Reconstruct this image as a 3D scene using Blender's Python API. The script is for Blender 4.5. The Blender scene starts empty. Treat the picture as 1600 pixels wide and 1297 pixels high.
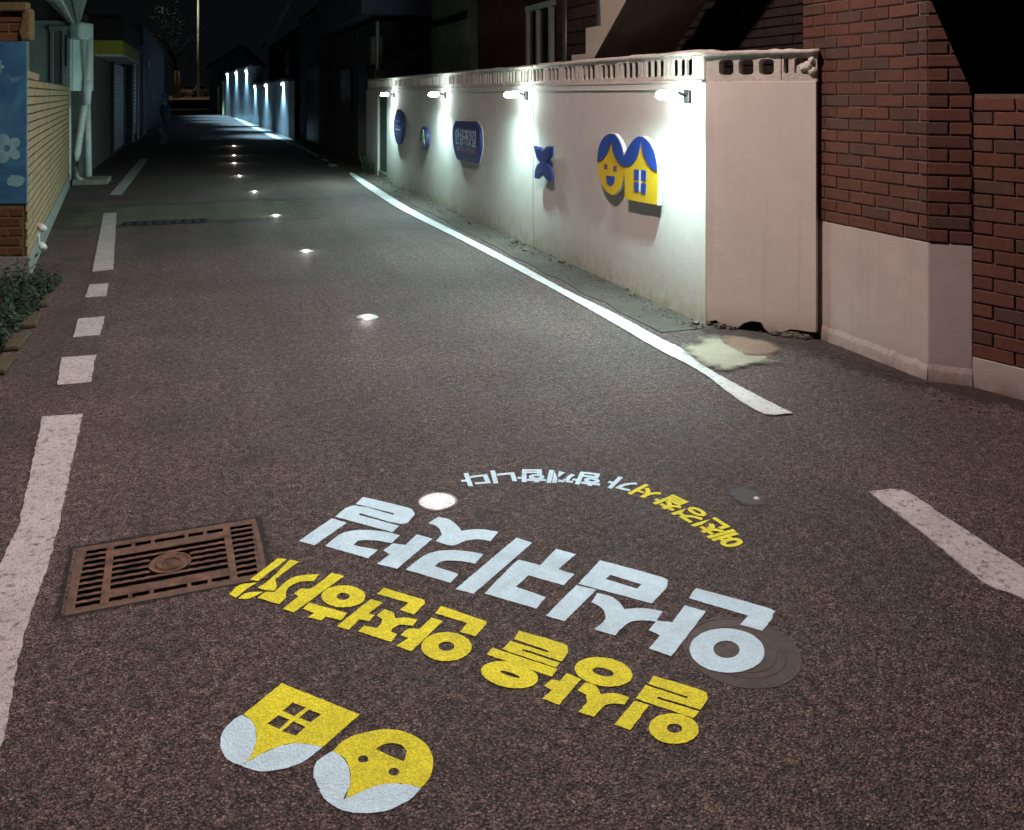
import bpy, bmesh, random, math
from math import sin, cos, tan, atan, atan2, radians, hypot, pi
from mathutils import Vector, Matrix
from mathutils.geometry import tessellate_polygon
random.seed(7)
SC = bpy.context.scene
COL = SC.collection

# ---------------------------------------------------------------- camera, world, exposure
cam = bpy.data.cameras.new('camera')
camo = bpy.data.objects.new('camera', cam)
COL.objects.link(camo)
camo.location = (0, 0, 1.5)
camo.rotation_euler = (radians(90), 0, radians(-19.3))
cam.lens = 31.5
cam.sensor_width = 36
cam.shift_y = -0.31344
cam.clip_start = 0.05
cam.clip_end = 600
SC.camera = camo

world = bpy.data.worlds.new('World')
SC.world = world
world.use_nodes = True
wn = world.node_tree.nodes
wn['Background'].inputs[0].default_value = (0.0026, 0.0030, 0.0038, 1)   # moonless night sky
wn['Background'].inputs[1].default_value = 1.0
SC.view_settings.view_transform = 'Standard'
SC.view_settings.look = 'None'
SC.view_settings.exposure = 0
SC.view_settings.gamma = 1
SC.view_settings.use_curve_mapping = False
try:
    SC.cycles.use_denoising = True
    SC.cycles.max_bounces = 5
    SC.cycles.sample_clamp_indirect = 4
except Exception:
    pass

STREET_LAMP_POWER = 1420.0
STREET_LAMP_COLOR = (1.0, 0.76, 0.715)
WALL_LAMP_POWER = 260.0
WALL_LAMP_COLOR = (0.66, 1.0, 0.98)
FAR_LAMP_POWER = 1200.0
FAR_LAMP_COLOR = (0.38, 0.74, 1.0)
STUD_POWER = 0.85

D={'WHITE':{'gil':[([(0.5792,3.3289),(0.6188,3.2893),(0.6724,3.2352),(0.7125,3.1931),(0.7270,3.1738),(0.7291,3.1654),(0.7292,3.1580),(0.7304,3.1477),(0.7297,3.1384),(0.7290,3.1320),(0.7262,3.1261),(0.7217,3.1175),(0.7136,3.1079),(0.7026,3.0914),(0.6882,3.0741),(0.6661,3.0744),(0.6277,3.1092),(0.5804,3.1627),(0.5458,3.2026),(0.5400,3.1918),(0.6582,3.0637),(0.6266,3.0277),(0.4583,3.2050),(0.4764,3.2286),(0.5035,3.2601),(0.5359,3.2710),(0.5777,3.2396),(0.6231,3.1878),(0.6548,3.1502),(0.6611,3.1610),(0.5433,3.2806)],[]),([(0.4459,3.1966),(0.4903,3.1459),(0.3641,3.0249),(0.3180,3.0716)],[]),([(0.3965,3.0080),(0.4103,3.0244),(0.4302,3.0475),(0.4492,3.0662),(0.4642,3.0755),(0.4780,3.0800),(0.4923,3.0818),(0.5075,3.0818),(0.5232,3.0790),(0.5403,3.0734),(0.5600,3.0646),(0.5810,3.0531),(0.6004,3.0404),(0.6183,3.0252),(0.6345,3.0089),(0.6456,2.9974),(0.6099,2.9523),(0.5989,2.9614),(0.5833,2.9741),(0.5678,2.9853),(0.5538,2.9932),(0.5401,2.9995),(0.5281,3.0038),(0.5186,3.0061),(0.5109,3.0064),(0.5040,3.0042),(0.4971,2.9976),(0.4911,2.9885),(0.4869,2.9819),(0.5572,2.9240),(0.5170,2.8820)],[])],
'gat':[([(0.8033,3.0829),(0.8123,3.0749),(0.8249,3.0634),(0.8353,3.0501),(0.8413,3.0350),(0.8451,3.0183),(0.8481,3.0021),(0.8504,2.9854),(0.8518,2.9692),(0.8527,2.9580),(0.8637,2.9579),(0.8793,2.9574),(0.8948,2.9553),(0.9087,2.9509),(0.9224,2.9448),(0.9354,2.9375),(0.9485,2.9276),(0.9608,2.9166),(0.9694,2.9088),(0.9239,2.8572),(0.9154,2.8646),(0.9031,2.8748),(0.8898,2.8829),(0.8763,2.8868),(0.8618,2.8885),(0.8464,2.8877),(0.8292,2.8812),(0.8112,2.8724),(0.7945,2.8708),(0.7783,2.8839),(0.7631,2.9043),(0.7524,2.9195),(0.7808,2.9536),(0.7822,2.9662),(0.7841,2.9840),(0.7845,3.0000),(0.7825,3.0109),(0.7790,3.0196),(0.7746,3.0278),(0.7687,3.0364),(0.7620,3.0444),(0.7573,3.0499)],[]),([(0.7020,2.9847),(0.7447,2.9371),(0.5924,2.7884),(0.5380,2.8391),(0.5883,2.8837),(0.5727,2.9164),(0.6134,2.9511),(0.6504,2.9269)],[]),([(0.6166,2.7748),(0.6276,2.7851),(0.6435,2.7997),(0.6591,2.8134),(0.6720,2.8244),(0.6845,2.8343),(0.6977,2.8422),(0.7122,2.8478),(0.7274,2.8513),(0.7432,2.8523),(0.7599,2.8504),(0.7772,2.8459),(0.7941,2.8400),(0.8105,2.8324),(0.8264,2.8233),(0.8410,2.8137),(0.8550,2.8026),(0.8676,2.7910),(0.8763,2.7829),(0.8339,2.7365),(0.8239,2.7445),(0.8095,2.7558),(0.7946,2.7659),(0.7800,2.7735),(0.7649,2.7799),(0.7518,2.7840),(0.7421,2.7852),(0.7344,2.7840),(0.7273,2.7811),(0.7199,2.7755),(0.7131,2.7682),(0.7084,2.7630),(0.7663,2.6944),(0.7294,2.6539)],[])],
'gwi':[([(1.0138,2.8510),(1.0527,2.8007),(0.7793,2.5738),(0.7352,2.6169)],[]),([(0.9723,2.7142),(1.0264,2.6598),(1.1131,2.7382),(1.1608,2.6843),(1.0707,2.6178),(1.1089,2.5744),(1.0514,2.5269),(0.9706,2.6150),(0.9117,2.5682),(0.9771,2.4845),(0.9288,2.4380),(0.8106,2.5646),(0.8440,2.5965),(0.8920,2.6425),(0.9323,2.6805),(0.9536,2.6995),(0.9652,2.7087)],[])],
'sim':[([(1.2192,2.6246),(1.2612,2.5786),(1.3176,2.5165),(1.3577,2.4692),(1.3677,2.4486),(1.3630,2.4411),(1.3582,2.4372),(1.3550,2.4310),(1.3496,2.4218),(1.3374,2.4091),(1.3121,2.3896),(1.2809,2.3673),(1.2589,2.3516),(1.0973,2.5207)],[[(1.2124,2.5339),(1.2784,2.4540),(1.2549,2.4358),(1.1884,2.5170)]]),([(1.0901,2.5155),(1.1355,2.4710),(0.9824,2.3538),(0.9422,2.3971)],[]),([(1.1309,2.4543),(1.1387,2.4480),(1.1496,2.4388),(1.1589,2.4285),(1.1650,2.4174),(1.1694,2.4052),(1.1721,2.3923),(1.1723,2.3771),(1.1708,2.3613),(1.1696,2.3503),(1.1840,2.3479),(1.2046,2.3442),(1.2241,2.3382),(1.2416,2.3275),(1.2580,2.3145),(1.2694,2.3053),(1.2265,2.2654),(1.2172,2.2713),(1.2039,2.2795),(1.1907,2.2857),(1.1790,2.2885),(1.1676,2.2894),(1.1563,2.2881),(1.1456,2.2841),(1.1351,2.2780),(1.1242,2.2709),(1.1111,2.2618),(1.0977,2.2517),(1.0883,2.2446),(1.0453,2.2910),(1.0572,2.2977),(1.0740,2.3074),(1.0880,2.3168),(1.0962,2.3256),(1.1014,2.3341),(1.1048,2.3401),(1.1072,2.3499),(1.1102,2.3639),(1.1107,2.3779),(1.1058,2.3917),(1.0983,2.4053),(1.0927,2.4149)],[])],
'an':[([(1.4243,2.3808),(1.4688,2.3321),(1.5282,2.2665),(1.5697,2.2172),(1.5783,2.1973),(1.5707,2.1917),(1.5639,2.1892),(1.5600,2.1840),(1.5539,2.1763),(1.5436,2.1669),(1.5249,2.1542),(1.5024,2.1400),(1.4864,2.1300),(1.4438,2.1759),(1.4911,2.2048),(1.3756,2.3399)],[]),([(1.3450,2.3112),(1.3883,2.2636),(1.1897,2.1125),(1.1492,2.1627),(1.2066,2.2050),(1.1887,2.2371),(1.2311,2.2696),(1.2693,2.2485)],[]),([(1.4337,2.0446),(1.4233,2.0326),(1.4111,2.0221),(1.3974,2.0132),(1.3825,2.0061),(1.3669,2.0009),(1.3508,1.9979),(1.3347,1.9969),(1.3188,1.9980),(1.3036,2.0011),(1.2893,2.0063),(1.2763,2.0133),(1.2649,2.0220),(1.2553,2.0323),(1.2477,2.0439),(1.2424,2.0566),(1.2395,2.0701),(1.2390,2.0842),(1.2411,2.0984),(1.2458,2.1124),(1.2529,2.1259),(1.2624,2.1386),(1.2740,2.1502),(1.2875,2.1602),(1.3026,2.1684),(1.3188,2.1746),(1.3359,2.1786),(1.3532,2.1802),(1.3704,2.1793),(1.3869,2.1761),(1.4024,2.1705),(1.4163,2.1627),(1.4283,2.1530),(1.4381,2.1416),(1.4455,2.1288),(1.4502,2.1151),(1.4521,2.1007),(1.4514,2.0861),(1.4480,2.0716),(1.4420,2.0577)],[[(1.3766,2.0756),(1.3727,2.0708),(1.3681,2.0665),(1.3630,2.0628),(1.3575,2.0597),(1.3516,2.0574),(1.3457,2.0559),(1.3397,2.0553),(1.3339,2.0554),(1.3283,2.0564),(1.3232,2.0582),(1.3186,2.0608),(1.3146,2.0641),(1.3113,2.0680),(1.3089,2.0725),(1.3073,2.0774),(1.3066,2.0826),(1.3069,2.0880),(1.3081,2.0935),(1.3102,2.0989),(1.3132,2.1041),(1.3169,2.1090),(1.3214,2.1135),(1.3265,2.1174),(1.3321,2.1206),(1.3380,2.1230),(1.3441,2.1247),(1.3503,2.1254),(1.3563,2.1253),(1.3620,2.1243),(1.3673,2.1224),(1.3721,2.1198),(1.3761,2.1163),(1.3794,2.1123),(1.3818,2.1076),(1.3833,2.1026),(1.3838,2.0972),(1.3834,2.0917),(1.3820,2.0862),(1.3797,2.0808)]])]},
'YELLOW':{'il':[([(1.1061,2.0582),(1.1322,2.0323),(1.1676,1.9970),(1.1931,1.9690),(1.2001,1.9553),(1.1979,1.9484),(1.1946,1.9431),(1.1937,1.9386),(1.1918,1.9357),(1.1869,1.9313),(1.1763,1.9232),(1.1629,1.9138),(1.1533,1.9071),(1.0792,1.9822),(1.0735,1.9776),(1.1474,1.9029),(1.1225,1.8867),(1.0232,1.9952),(1.0706,2.0323),(1.1431,1.9532),(1.1490,1.9577),(1.0791,2.0348)],[]),([(1.0175,1.9887),(1.0430,1.9623),(0.9610,1.8998),(0.9326,1.9295)],[]),([(1.1115,1.8457),(1.1063,1.8393),(1.1001,1.8337),(1.0929,1.8290),(1.0850,1.8253),(1.0764,1.8228),(1.0675,1.8214),(1.0584,1.8211),(1.0494,1.8221),(1.0406,1.8242),(1.0323,1.8274),(1.0246,1.8316),(1.0177,1.8368),(1.0118,1.8428),(1.0071,1.8495),(1.0035,1.8567),(1.0014,1.8643),(1.0006,1.8721),(1.0012,1.8798),(1.0033,1.8874),(1.0067,1.8947),(1.0115,1.9014),(1.0176,1.9073),(1.0247,1.9124),(1.0327,1.9164),(1.0414,1.9193),(1.0506,1.9210),(1.0601,1.9214),(1.0696,1.9205),(1.0788,1.9183),(1.0875,1.9149),(1.0955,1.9104),(1.1026,1.9049),(1.1086,1.8986),(1.1133,1.8915),(1.1166,1.8840),(1.1185,1.8761),(1.1189,1.8682),(1.1178,1.8603),(1.1153,1.8528)],[[(1.0779,1.8629),(1.0764,1.8609),(1.0746,1.8592),(1.0724,1.8578),(1.0699,1.8567),(1.0673,1.8559),(1.0645,1.8555),(1.0617,1.8554),(1.0588,1.8557),(1.0561,1.8564),(1.0534,1.8574),(1.0510,1.8588),(1.0488,1.8604),(1.0470,1.8623),(1.0455,1.8644),(1.0444,1.8666),(1.0437,1.8689),(1.0435,1.8713),(1.0437,1.8736),(1.0443,1.8759),(1.0454,1.8781),(1.0469,1.8801),(1.0487,1.8818),(1.0509,1.8833),(1.0533,1.8844),(1.0560,1.8852),(1.0588,1.8857),(1.0617,1.8857),(1.0646,1.8854),(1.0674,1.8847),(1.0700,1.8837),(1.0725,1.8823),(1.0747,1.8807),(1.0766,1.8788),(1.0781,1.8767),(1.0791,1.8744),(1.0798,1.8720),(1.0800,1.8697),(1.0798,1.8673),(1.0791,1.8650)]])],
'sang':[([(1.0545,2.0733),(1.0489,2.0663),(1.0421,2.0606),(1.0340,2.0562),(1.0250,2.0532),(1.0153,2.0517),(1.0050,2.0518),(0.9944,2.0533),(0.9838,2.0563),(0.9734,2.0607),(0.9635,2.0664),(0.9542,2.0733),(0.9458,2.0812),(0.9384,2.0899),(0.9324,2.0993),(0.9277,2.1091),(0.9246,2.1191),(0.9232,2.1291),(0.9234,2.1388),(0.9253,2.1480),(0.9289,2.1564),(0.9341,2.1638),(0.9408,2.1701),(0.9488,2.1750),(0.9580,2.1784),(0.9680,2.1802),(0.9787,2.1804),(0.9898,2.1789),(1.0010,2.1758),(1.0119,2.1711),(1.0223,2.1650),(1.0320,2.1577),(1.0406,2.1493),(1.0479,2.1400),(1.0538,2.1302),(1.0581,2.1200),(1.0608,2.1098),(1.0618,2.0998),(1.0610,2.0902),(1.0585,2.0813)],[[(1.0128,2.0969),(1.0112,2.0951),(1.0091,2.0937),(1.0065,2.0929),(1.0036,2.0926),(1.0003,2.0928),(0.9968,2.0936),(0.9932,2.0948),(0.9895,2.0965),(0.9858,2.0987),(0.9823,2.1012),(0.9789,2.1041),(0.9758,2.1072),(0.9731,2.1105),(0.9708,2.1139),(0.9690,2.1174),(0.9677,2.1207),(0.9670,2.1239),(0.9669,2.1269),(0.9673,2.1296),(0.9683,2.1319),(0.9699,2.1338),(0.9720,2.1352),(0.9746,2.1360),(0.9776,2.1364),(0.9809,2.1362),(0.9844,2.1354),(0.9881,2.1342),(0.9919,2.1324),(0.9956,2.1302),(0.9992,2.1276),(1.0026,2.1247),(1.0057,2.1215),(1.0084,2.1182),(1.0106,2.1147),(1.0124,2.1113),(1.0136,2.1079),(1.0143,2.1047),(1.0144,2.1018),(1.0139,2.0992)]]),([(0.8996,2.1412),(0.9263,2.1071),(0.8355,2.0363),(0.8053,2.0702),(0.8383,2.0932),(0.8262,2.1145),(0.8533,2.1306),(0.8718,2.1192)],[]),([(0.9319,2.0912),(0.9369,2.0867),(0.9437,2.0799),(0.9487,2.0716),(0.9501,2.0600),(0.9497,2.0469),(0.9492,2.0376),(0.9586,2.0360),(0.9719,2.0333),(0.9842,2.0287),(0.9945,2.0204),(1.0037,2.0103),(1.0100,2.0031),(0.9872,1.9832),(0.9799,1.9873),(0.9696,1.9929),(0.9596,1.9967),(0.9517,1.9977),(0.9443,1.9969),(0.9354,1.9936),(0.9228,1.9859),(0.9090,1.9758),(0.8993,1.9686),(0.8701,1.9975),(0.9037,2.0208),(0.9123,2.0472),(0.9001,2.0716)],[])],
'eul':[([(0.8446,2.3548),(0.8726,2.3279),(0.9105,2.2911),(0.9379,2.2619),(0.9462,2.2481),(0.9447,2.2412),(0.9414,2.2348),(0.9388,2.2264),(0.9344,2.2183),(0.9288,2.2107),(0.9210,2.2028),(0.9121,2.1953),(0.9058,2.1901),(0.8285,2.2735),(0.8226,2.2678),(0.8989,2.1851),(0.8821,2.1719),(0.7739,2.2919),(0.8077,2.3187),(0.8859,2.2364),(0.8912,2.2423),(0.8198,2.3225)],[]),([(0.7519,2.3050),(0.8835,2.1648),(0.8593,2.1397),(0.7281,2.2825)],[]),([(0.8201,2.1409),(0.8158,2.1345),(0.8101,2.1294),(0.8031,2.1256),(0.7951,2.1232),(0.7862,2.1223),(0.7767,2.1229),(0.7667,2.1249),(0.7566,2.1283),(0.7464,2.1331),(0.7365,2.1391),(0.7272,2.1462),(0.7185,2.1543),(0.7107,2.1631),(0.7041,2.1724),(0.6987,2.1821),(0.6947,2.1918),(0.6923,2.2015),(0.6914,2.2107),(0.6922,2.2194),(0.6947,2.2273),(0.6987,2.2341),(0.7042,2.2397),(0.7112,2.2439),(0.7193,2.2466),(0.7284,2.2478),(0.7383,2.2473),(0.7487,2.2453),(0.7594,2.2417),(0.7700,2.2366),(0.7803,2.2302),(0.7900,2.2227),(0.7988,2.2142),(0.8066,2.2050),(0.8132,2.1953),(0.8183,2.1854),(0.8219,2.1755),(0.8239,2.1658),(0.8242,2.1567),(0.8230,2.1483)],[[(0.7794,2.1640),(0.7786,2.1633),(0.7773,2.1632),(0.7756,2.1635),(0.7735,2.1644),(0.7710,2.1657),(0.7683,2.1675),(0.7653,2.1698),(0.7622,2.1724),(0.7591,2.1753),(0.7559,2.1784),(0.7529,2.1817),(0.7499,2.1850),(0.7473,2.1884),(0.7449,2.1917),(0.7429,2.1948),(0.7413,2.1976),(0.7401,2.2001),(0.7394,2.2023),(0.7393,2.2040),(0.7396,2.2052),(0.7404,2.2060),(0.7417,2.2062),(0.7434,2.2058),(0.7456,2.2049),(0.7481,2.2036),(0.7508,2.2017),(0.7538,2.1994),(0.7570,2.1968),(0.7601,2.1939),(0.7633,2.1907),(0.7664,2.1874),(0.7693,2.1840),(0.7719,2.1807),(0.7743,2.1774),(0.7763,2.1743),(0.7778,2.1715),(0.7790,2.1690),(0.7796,2.1669),(0.7797,2.1652)]])],
'an':[([(0.6712,2.5444),(0.7720,2.4281),(0.7686,2.4141),(0.7231,2.3706),(0.6874,2.4046),(0.7200,2.4373),(0.6448,2.5140)],[]),([(0.6299,2.4961),(0.6563,2.4687),(0.5402,2.3624),(0.5074,2.4000),(0.5469,2.4238),(0.5292,2.4445),(0.5353,2.4508),(0.5441,2.4594),(0.5536,2.4646),(0.5644,2.4630),(0.5758,2.4579),(0.5838,2.4540)],[]),([(0.6993,2.3286),(0.6957,2.3194),(0.6906,2.3110),(0.6842,2.3037),(0.6766,2.2976),(0.6681,2.2928),(0.6588,2.2894),(0.6490,2.2876),(0.6389,2.2873),(0.6288,2.2885),(0.6188,2.2912),(0.6091,2.2953),(0.6001,2.3009),(0.5919,2.3076),(0.5847,2.3154),(0.5787,2.3241),(0.5740,2.3335),(0.5708,2.3434),(0.5691,2.3536),(0.5690,2.3638),(0.5706,2.3737),(0.5737,2.3832),(0.5784,2.3920),(0.5845,2.3998),(0.5920,2.4065),(0.6005,2.4118),(0.6100,2.4156),(0.6202,2.4178),(0.6308,2.4184),(0.6415,2.4172),(0.6520,2.4144),(0.6622,2.4100),(0.6716,2.4041),(0.6801,2.3969),(0.6874,2.3885),(0.6933,2.3793),(0.6978,2.3694),(0.7007,2.3591),(0.7019,2.3487),(0.7014,2.3385)],[[(0.6556,2.3456),(0.6545,2.3426),(0.6530,2.3399),(0.6510,2.3375),(0.6486,2.3355),(0.6459,2.3340),(0.6430,2.3328),(0.6398,2.3322),(0.6366,2.3321),(0.6333,2.3324),(0.6301,2.3333),(0.6270,2.3346),(0.6242,2.3364),(0.6216,2.3386),(0.6193,2.3411),(0.6174,2.3439),(0.6159,2.3470),(0.6150,2.3502),(0.6145,2.3534),(0.6145,2.3566),(0.6151,2.3598),(0.6161,2.3628),(0.6177,2.3655),(0.6196,2.3679),(0.6220,2.3700),(0.6247,2.3716),(0.6277,2.3728),(0.6308,2.3735),(0.6341,2.3736),(0.6374,2.3733),(0.6407,2.3724),(0.6438,2.3710),(0.6467,2.3692),(0.6494,2.3670),(0.6517,2.3644),(0.6535,2.3615),(0.6550,2.3585),(0.6559,2.3552),(0.6563,2.3520),(0.6562,2.3487)]])],
'jeon':[([(0.5320,2.6955),(0.6322,2.5901),(0.6293,2.5716),(0.5859,2.5281),(0.5527,2.5650),(0.5848,2.5920),(0.5055,2.6692)],[]),([(0.4830,2.6473),(0.5129,2.6172),(0.4622,2.5751),(0.4788,2.5628),(0.4590,2.5378),(0.4335,2.5558),(0.3971,2.5150),(0.3670,2.5431)],[]),([(0.5122,2.5820),(0.5327,2.5560),(0.5306,2.5263),(0.5385,2.5253),(0.5497,2.5236),(0.5609,2.5203),(0.5719,2.5135),(0.5828,2.5051),(0.5904,2.4990),(0.5700,2.4747),(0.5625,2.4798),(0.5519,2.4866),(0.5418,2.4908),(0.5329,2.4903),(0.5244,2.4872),(0.5176,2.4834),(0.5127,2.4787),(0.5094,2.4733),(0.5072,2.4695),(0.5205,2.4501),(0.4974,2.4217),(0.4215,2.4995),(0.4411,2.5216),(0.4706,2.4980),(0.4747,2.5009),(0.4803,2.5051),(0.4855,2.5105),(0.4894,2.5184),(0.4928,2.5276),(0.4951,2.5342),(0.4835,2.5584)],[])],
'ha':[([(0.3953,2.8338),(0.4285,2.8004),(0.2603,2.6533),(0.2321,2.6820),(0.2814,2.7327),(0.2717,2.7541),(0.2779,2.7606),(0.2868,2.7695),(0.2962,2.7750),(0.3041,2.7711),(0.3123,2.7638),(0.3249,2.7650),(0.3475,2.7842),(0.3751,2.8125)],[]),([(0.4707,2.6664),(0.4683,2.6576),(0.4645,2.6496),(0.4594,2.6426),(0.4530,2.6368),(0.4457,2.6322),(0.4374,2.6290),(0.4285,2.6273),(0.4192,2.6270),(0.4096,2.6282),(0.4000,2.6308),(0.3906,2.6348),(0.3817,2.6401),(0.3734,2.6466),(0.3659,2.6541),(0.3594,2.6624),(0.3541,2.6714),(0.3501,2.6809),(0.3475,2.6906),(0.3464,2.7003),(0.3468,2.7098),(0.3488,2.7188),(0.3522,2.7271),(0.3571,2.7345),(0.3633,2.7407),(0.3707,2.7457),(0.3790,2.7493),(0.3882,2.7513),(0.3978,2.7518),(0.4078,2.7507),(0.4178,2.7480),(0.4276,2.7437),(0.4369,2.7381),(0.4455,2.7313),(0.4531,2.7233),(0.4596,2.7146),(0.4648,2.7052),(0.4685,2.6954),(0.4708,2.6855),(0.4715,2.6758)],[[(0.4261,2.6820),(0.4254,2.6792),(0.4243,2.6765),(0.4227,2.6742),(0.4208,2.6722),(0.4186,2.6706),(0.4161,2.6695),(0.4135,2.6688),(0.4107,2.6686),(0.4078,2.6689),(0.4049,2.6697),(0.4021,2.6709),(0.3994,2.6726),(0.3969,2.6746),(0.3947,2.6770),(0.3928,2.6797),(0.3913,2.6826),(0.3902,2.6856),(0.3895,2.6887),(0.3892,2.6918),(0.3894,2.6949),(0.3901,2.6977),(0.3912,2.7004),(0.3927,2.7028),(0.3945,2.7048),(0.3968,2.7064),(0.3992,2.7076),(0.4019,2.7083),(0.4048,2.7085),(0.4077,2.7082),(0.4106,2.7075),(0.4135,2.7062),(0.4162,2.7045),(0.4187,2.7024),(0.4209,2.7000),(0.4228,2.6973),(0.4243,2.6944),(0.4254,2.6913),(0.4261,2.6882),(0.4263,2.6851)]]),([(0.3083,2.6889),(0.4066,2.5974),(0.3841,2.5685),(0.3438,2.6009),(0.3309,2.5853),(0.2959,2.6149),(0.3155,2.6293),(0.2877,2.6625)],[])],
'ge':[([(0.2441,2.9806),(0.2691,2.9625),(0.1728,2.8600),(0.1502,2.8764)],[]),([(0.2780,2.9571),(0.3051,2.9360),(0.2248,2.8535),(0.2263,2.8078),(0.2155,2.7880),(0.2089,2.7909),(0.1996,2.7952),(0.1907,2.8007),(0.1825,2.8087),(0.1746,2.8180),(0.1691,2.8247),(0.1760,2.8277),(0.1867,2.8332),(0.2017,2.8477),(0.2261,2.8809),(0.2559,2.9246)],[]),([(0.0871,2.8127),(0.0946,2.8255),(0.1058,2.8432),(0.1192,2.8557),(0.1368,2.8573),(0.1566,2.8534),(0.1706,2.8502),(0.1649,2.8468),(0.1566,2.8414),(0.1464,2.8327),(0.1326,2.8174),(0.1171,2.7991),(0.1063,2.7861)],[]),([(0.1125,2.7799),(0.1184,2.7870),(0.1271,2.7968),(0.1372,2.8032),(0.1500,2.8030),(0.1641,2.7994),(0.1750,2.7960),(0.1805,2.7940),(0.1827,2.7922),(0.1839,2.7909),(0.1728,2.7840),(0.1574,2.7748),(0.1431,2.7692),(0.1311,2.7708),(0.1201,2.7760)],[]),([(0.2147,2.7781),(0.2231,2.7894),(0.2352,2.8053),(0.2466,2.8194),(0.2555,2.8290),(0.2636,2.8366),(0.2725,2.8421),(0.2821,2.8456),(0.2925,2.8471),(0.3050,2.8469),(0.3226,2.8441),(0.3424,2.8397),(0.3565,2.8364),(0.3345,2.8012),(0.3243,2.8049),(0.3098,2.8098),(0.2959,2.8116),(0.2837,2.8085),(0.2722,2.8024),(0.2627,2.7950),(0.2557,2.7854),(0.2505,2.7744),(0.2472,2.7667),(0.2471,2.7377),(0.2244,2.7086),(0.1669,2.7629),(0.1731,2.7708),(0.1820,2.7816),(0.1909,2.7885),(0.1998,2.7873),(0.2086,2.7821)],[])]},
'LOGO':{'house_wall':[([(0.2002,2.3453),(0.3682,2.1652),(0.2689,2.0839),(0.2625,2.0888),(0.2534,2.0958),(0.2440,2.1023),(0.2353,2.1076),(0.2264,2.1123),(0.2166,2.1162),(0.2054,2.1192),(0.1933,2.1212),(0.1811,2.1216),(0.1688,2.1198),(0.1564,2.1165),(0.1449,2.1129),(0.1344,2.1095),(0.1247,2.1058),(0.1163,2.1020),(0.1088,2.0978),(0.1026,2.0934),(0.0984,2.0903),(0.1036,2.0976),(0.1109,2.1083),(0.1172,2.1200),(0.1216,2.1326),(0.1250,2.1463),(0.1273,2.1594),(0.1284,2.1711),(0.1284,2.1820),(0.1278,2.1926),(0.1271,2.2028),(0.1259,2.2126),(0.1229,2.2229),(0.1166,2.2356),(0.1085,2.2488),(0.1026,2.2582)],[[(0.2199,2.2619),(0.2483,2.2324),(0.2187,2.2110),(0.1938,2.2394)],[(0.2542,2.2231),(0.2807,2.1959),(0.2526,2.1764),(0.2291,2.2021)],[(0.1826,2.2272),(0.2066,2.2024),(0.1803,2.1771),(0.1550,2.2059)],[(0.2151,2.1936),(0.2400,2.1647),(0.2156,2.1423),(0.1858,2.1678)]])],
'roof_left':[([(0.1011,2.2576),(0.1074,2.2480),(0.1162,2.2346),(0.1229,2.2218),(0.1257,2.2115),(0.1266,2.2017),(0.1270,2.1918),(0.1276,2.1815),(0.1276,2.1710),(0.1266,2.1597),(0.1243,2.1471),(0.1210,2.1337),(0.1166,2.1213),(0.1100,2.1091),(0.1024,2.0976),(0.0970,2.0898),(0.0950,2.0891),(0.0919,2.0884),(0.0874,2.0901),(0.0805,2.0954),(0.0722,2.1031),(0.0649,2.1123),(0.0593,2.1233),(0.0548,2.1360),(0.0514,2.1483),(0.0493,2.1595),(0.0484,2.1704),(0.0486,2.1815),(0.0500,2.1936),(0.0526,2.2061),(0.0566,2.2176),(0.0627,2.2277),(0.0703,2.2368),(0.0781,2.2445),(0.0865,2.2504),(0.0950,2.2547)],[])],
'roof_right':[([(0.0983,2.0888),(0.1032,2.0919),(0.1091,2.0963),(0.1162,2.1005),(0.1246,2.1043),(0.1343,2.1080),(0.1448,2.1114),(0.1563,2.1149),(0.1687,2.1182),(0.1810,2.1200),(0.1931,2.1196),(0.2052,2.1176),(0.2164,2.1146),(0.2263,2.1108),(0.2352,2.1059),(0.2438,2.1007),(0.2530,2.0944),(0.2619,2.0878),(0.2681,2.0831),(0.2582,2.0754),(0.2444,2.0649),(0.2316,2.0565),(0.2217,2.0520),(0.2127,2.0495),(0.2026,2.0477),(0.1904,2.0463),(0.1773,2.0456),(0.1643,2.0461),(0.1519,2.0474),(0.1397,2.0499),(0.1273,2.0550),(0.1132,2.0656),(0.0988,2.0789),(0.0887,2.0886),(0.0909,2.0883),(0.0942,2.0879)],[])],
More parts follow.
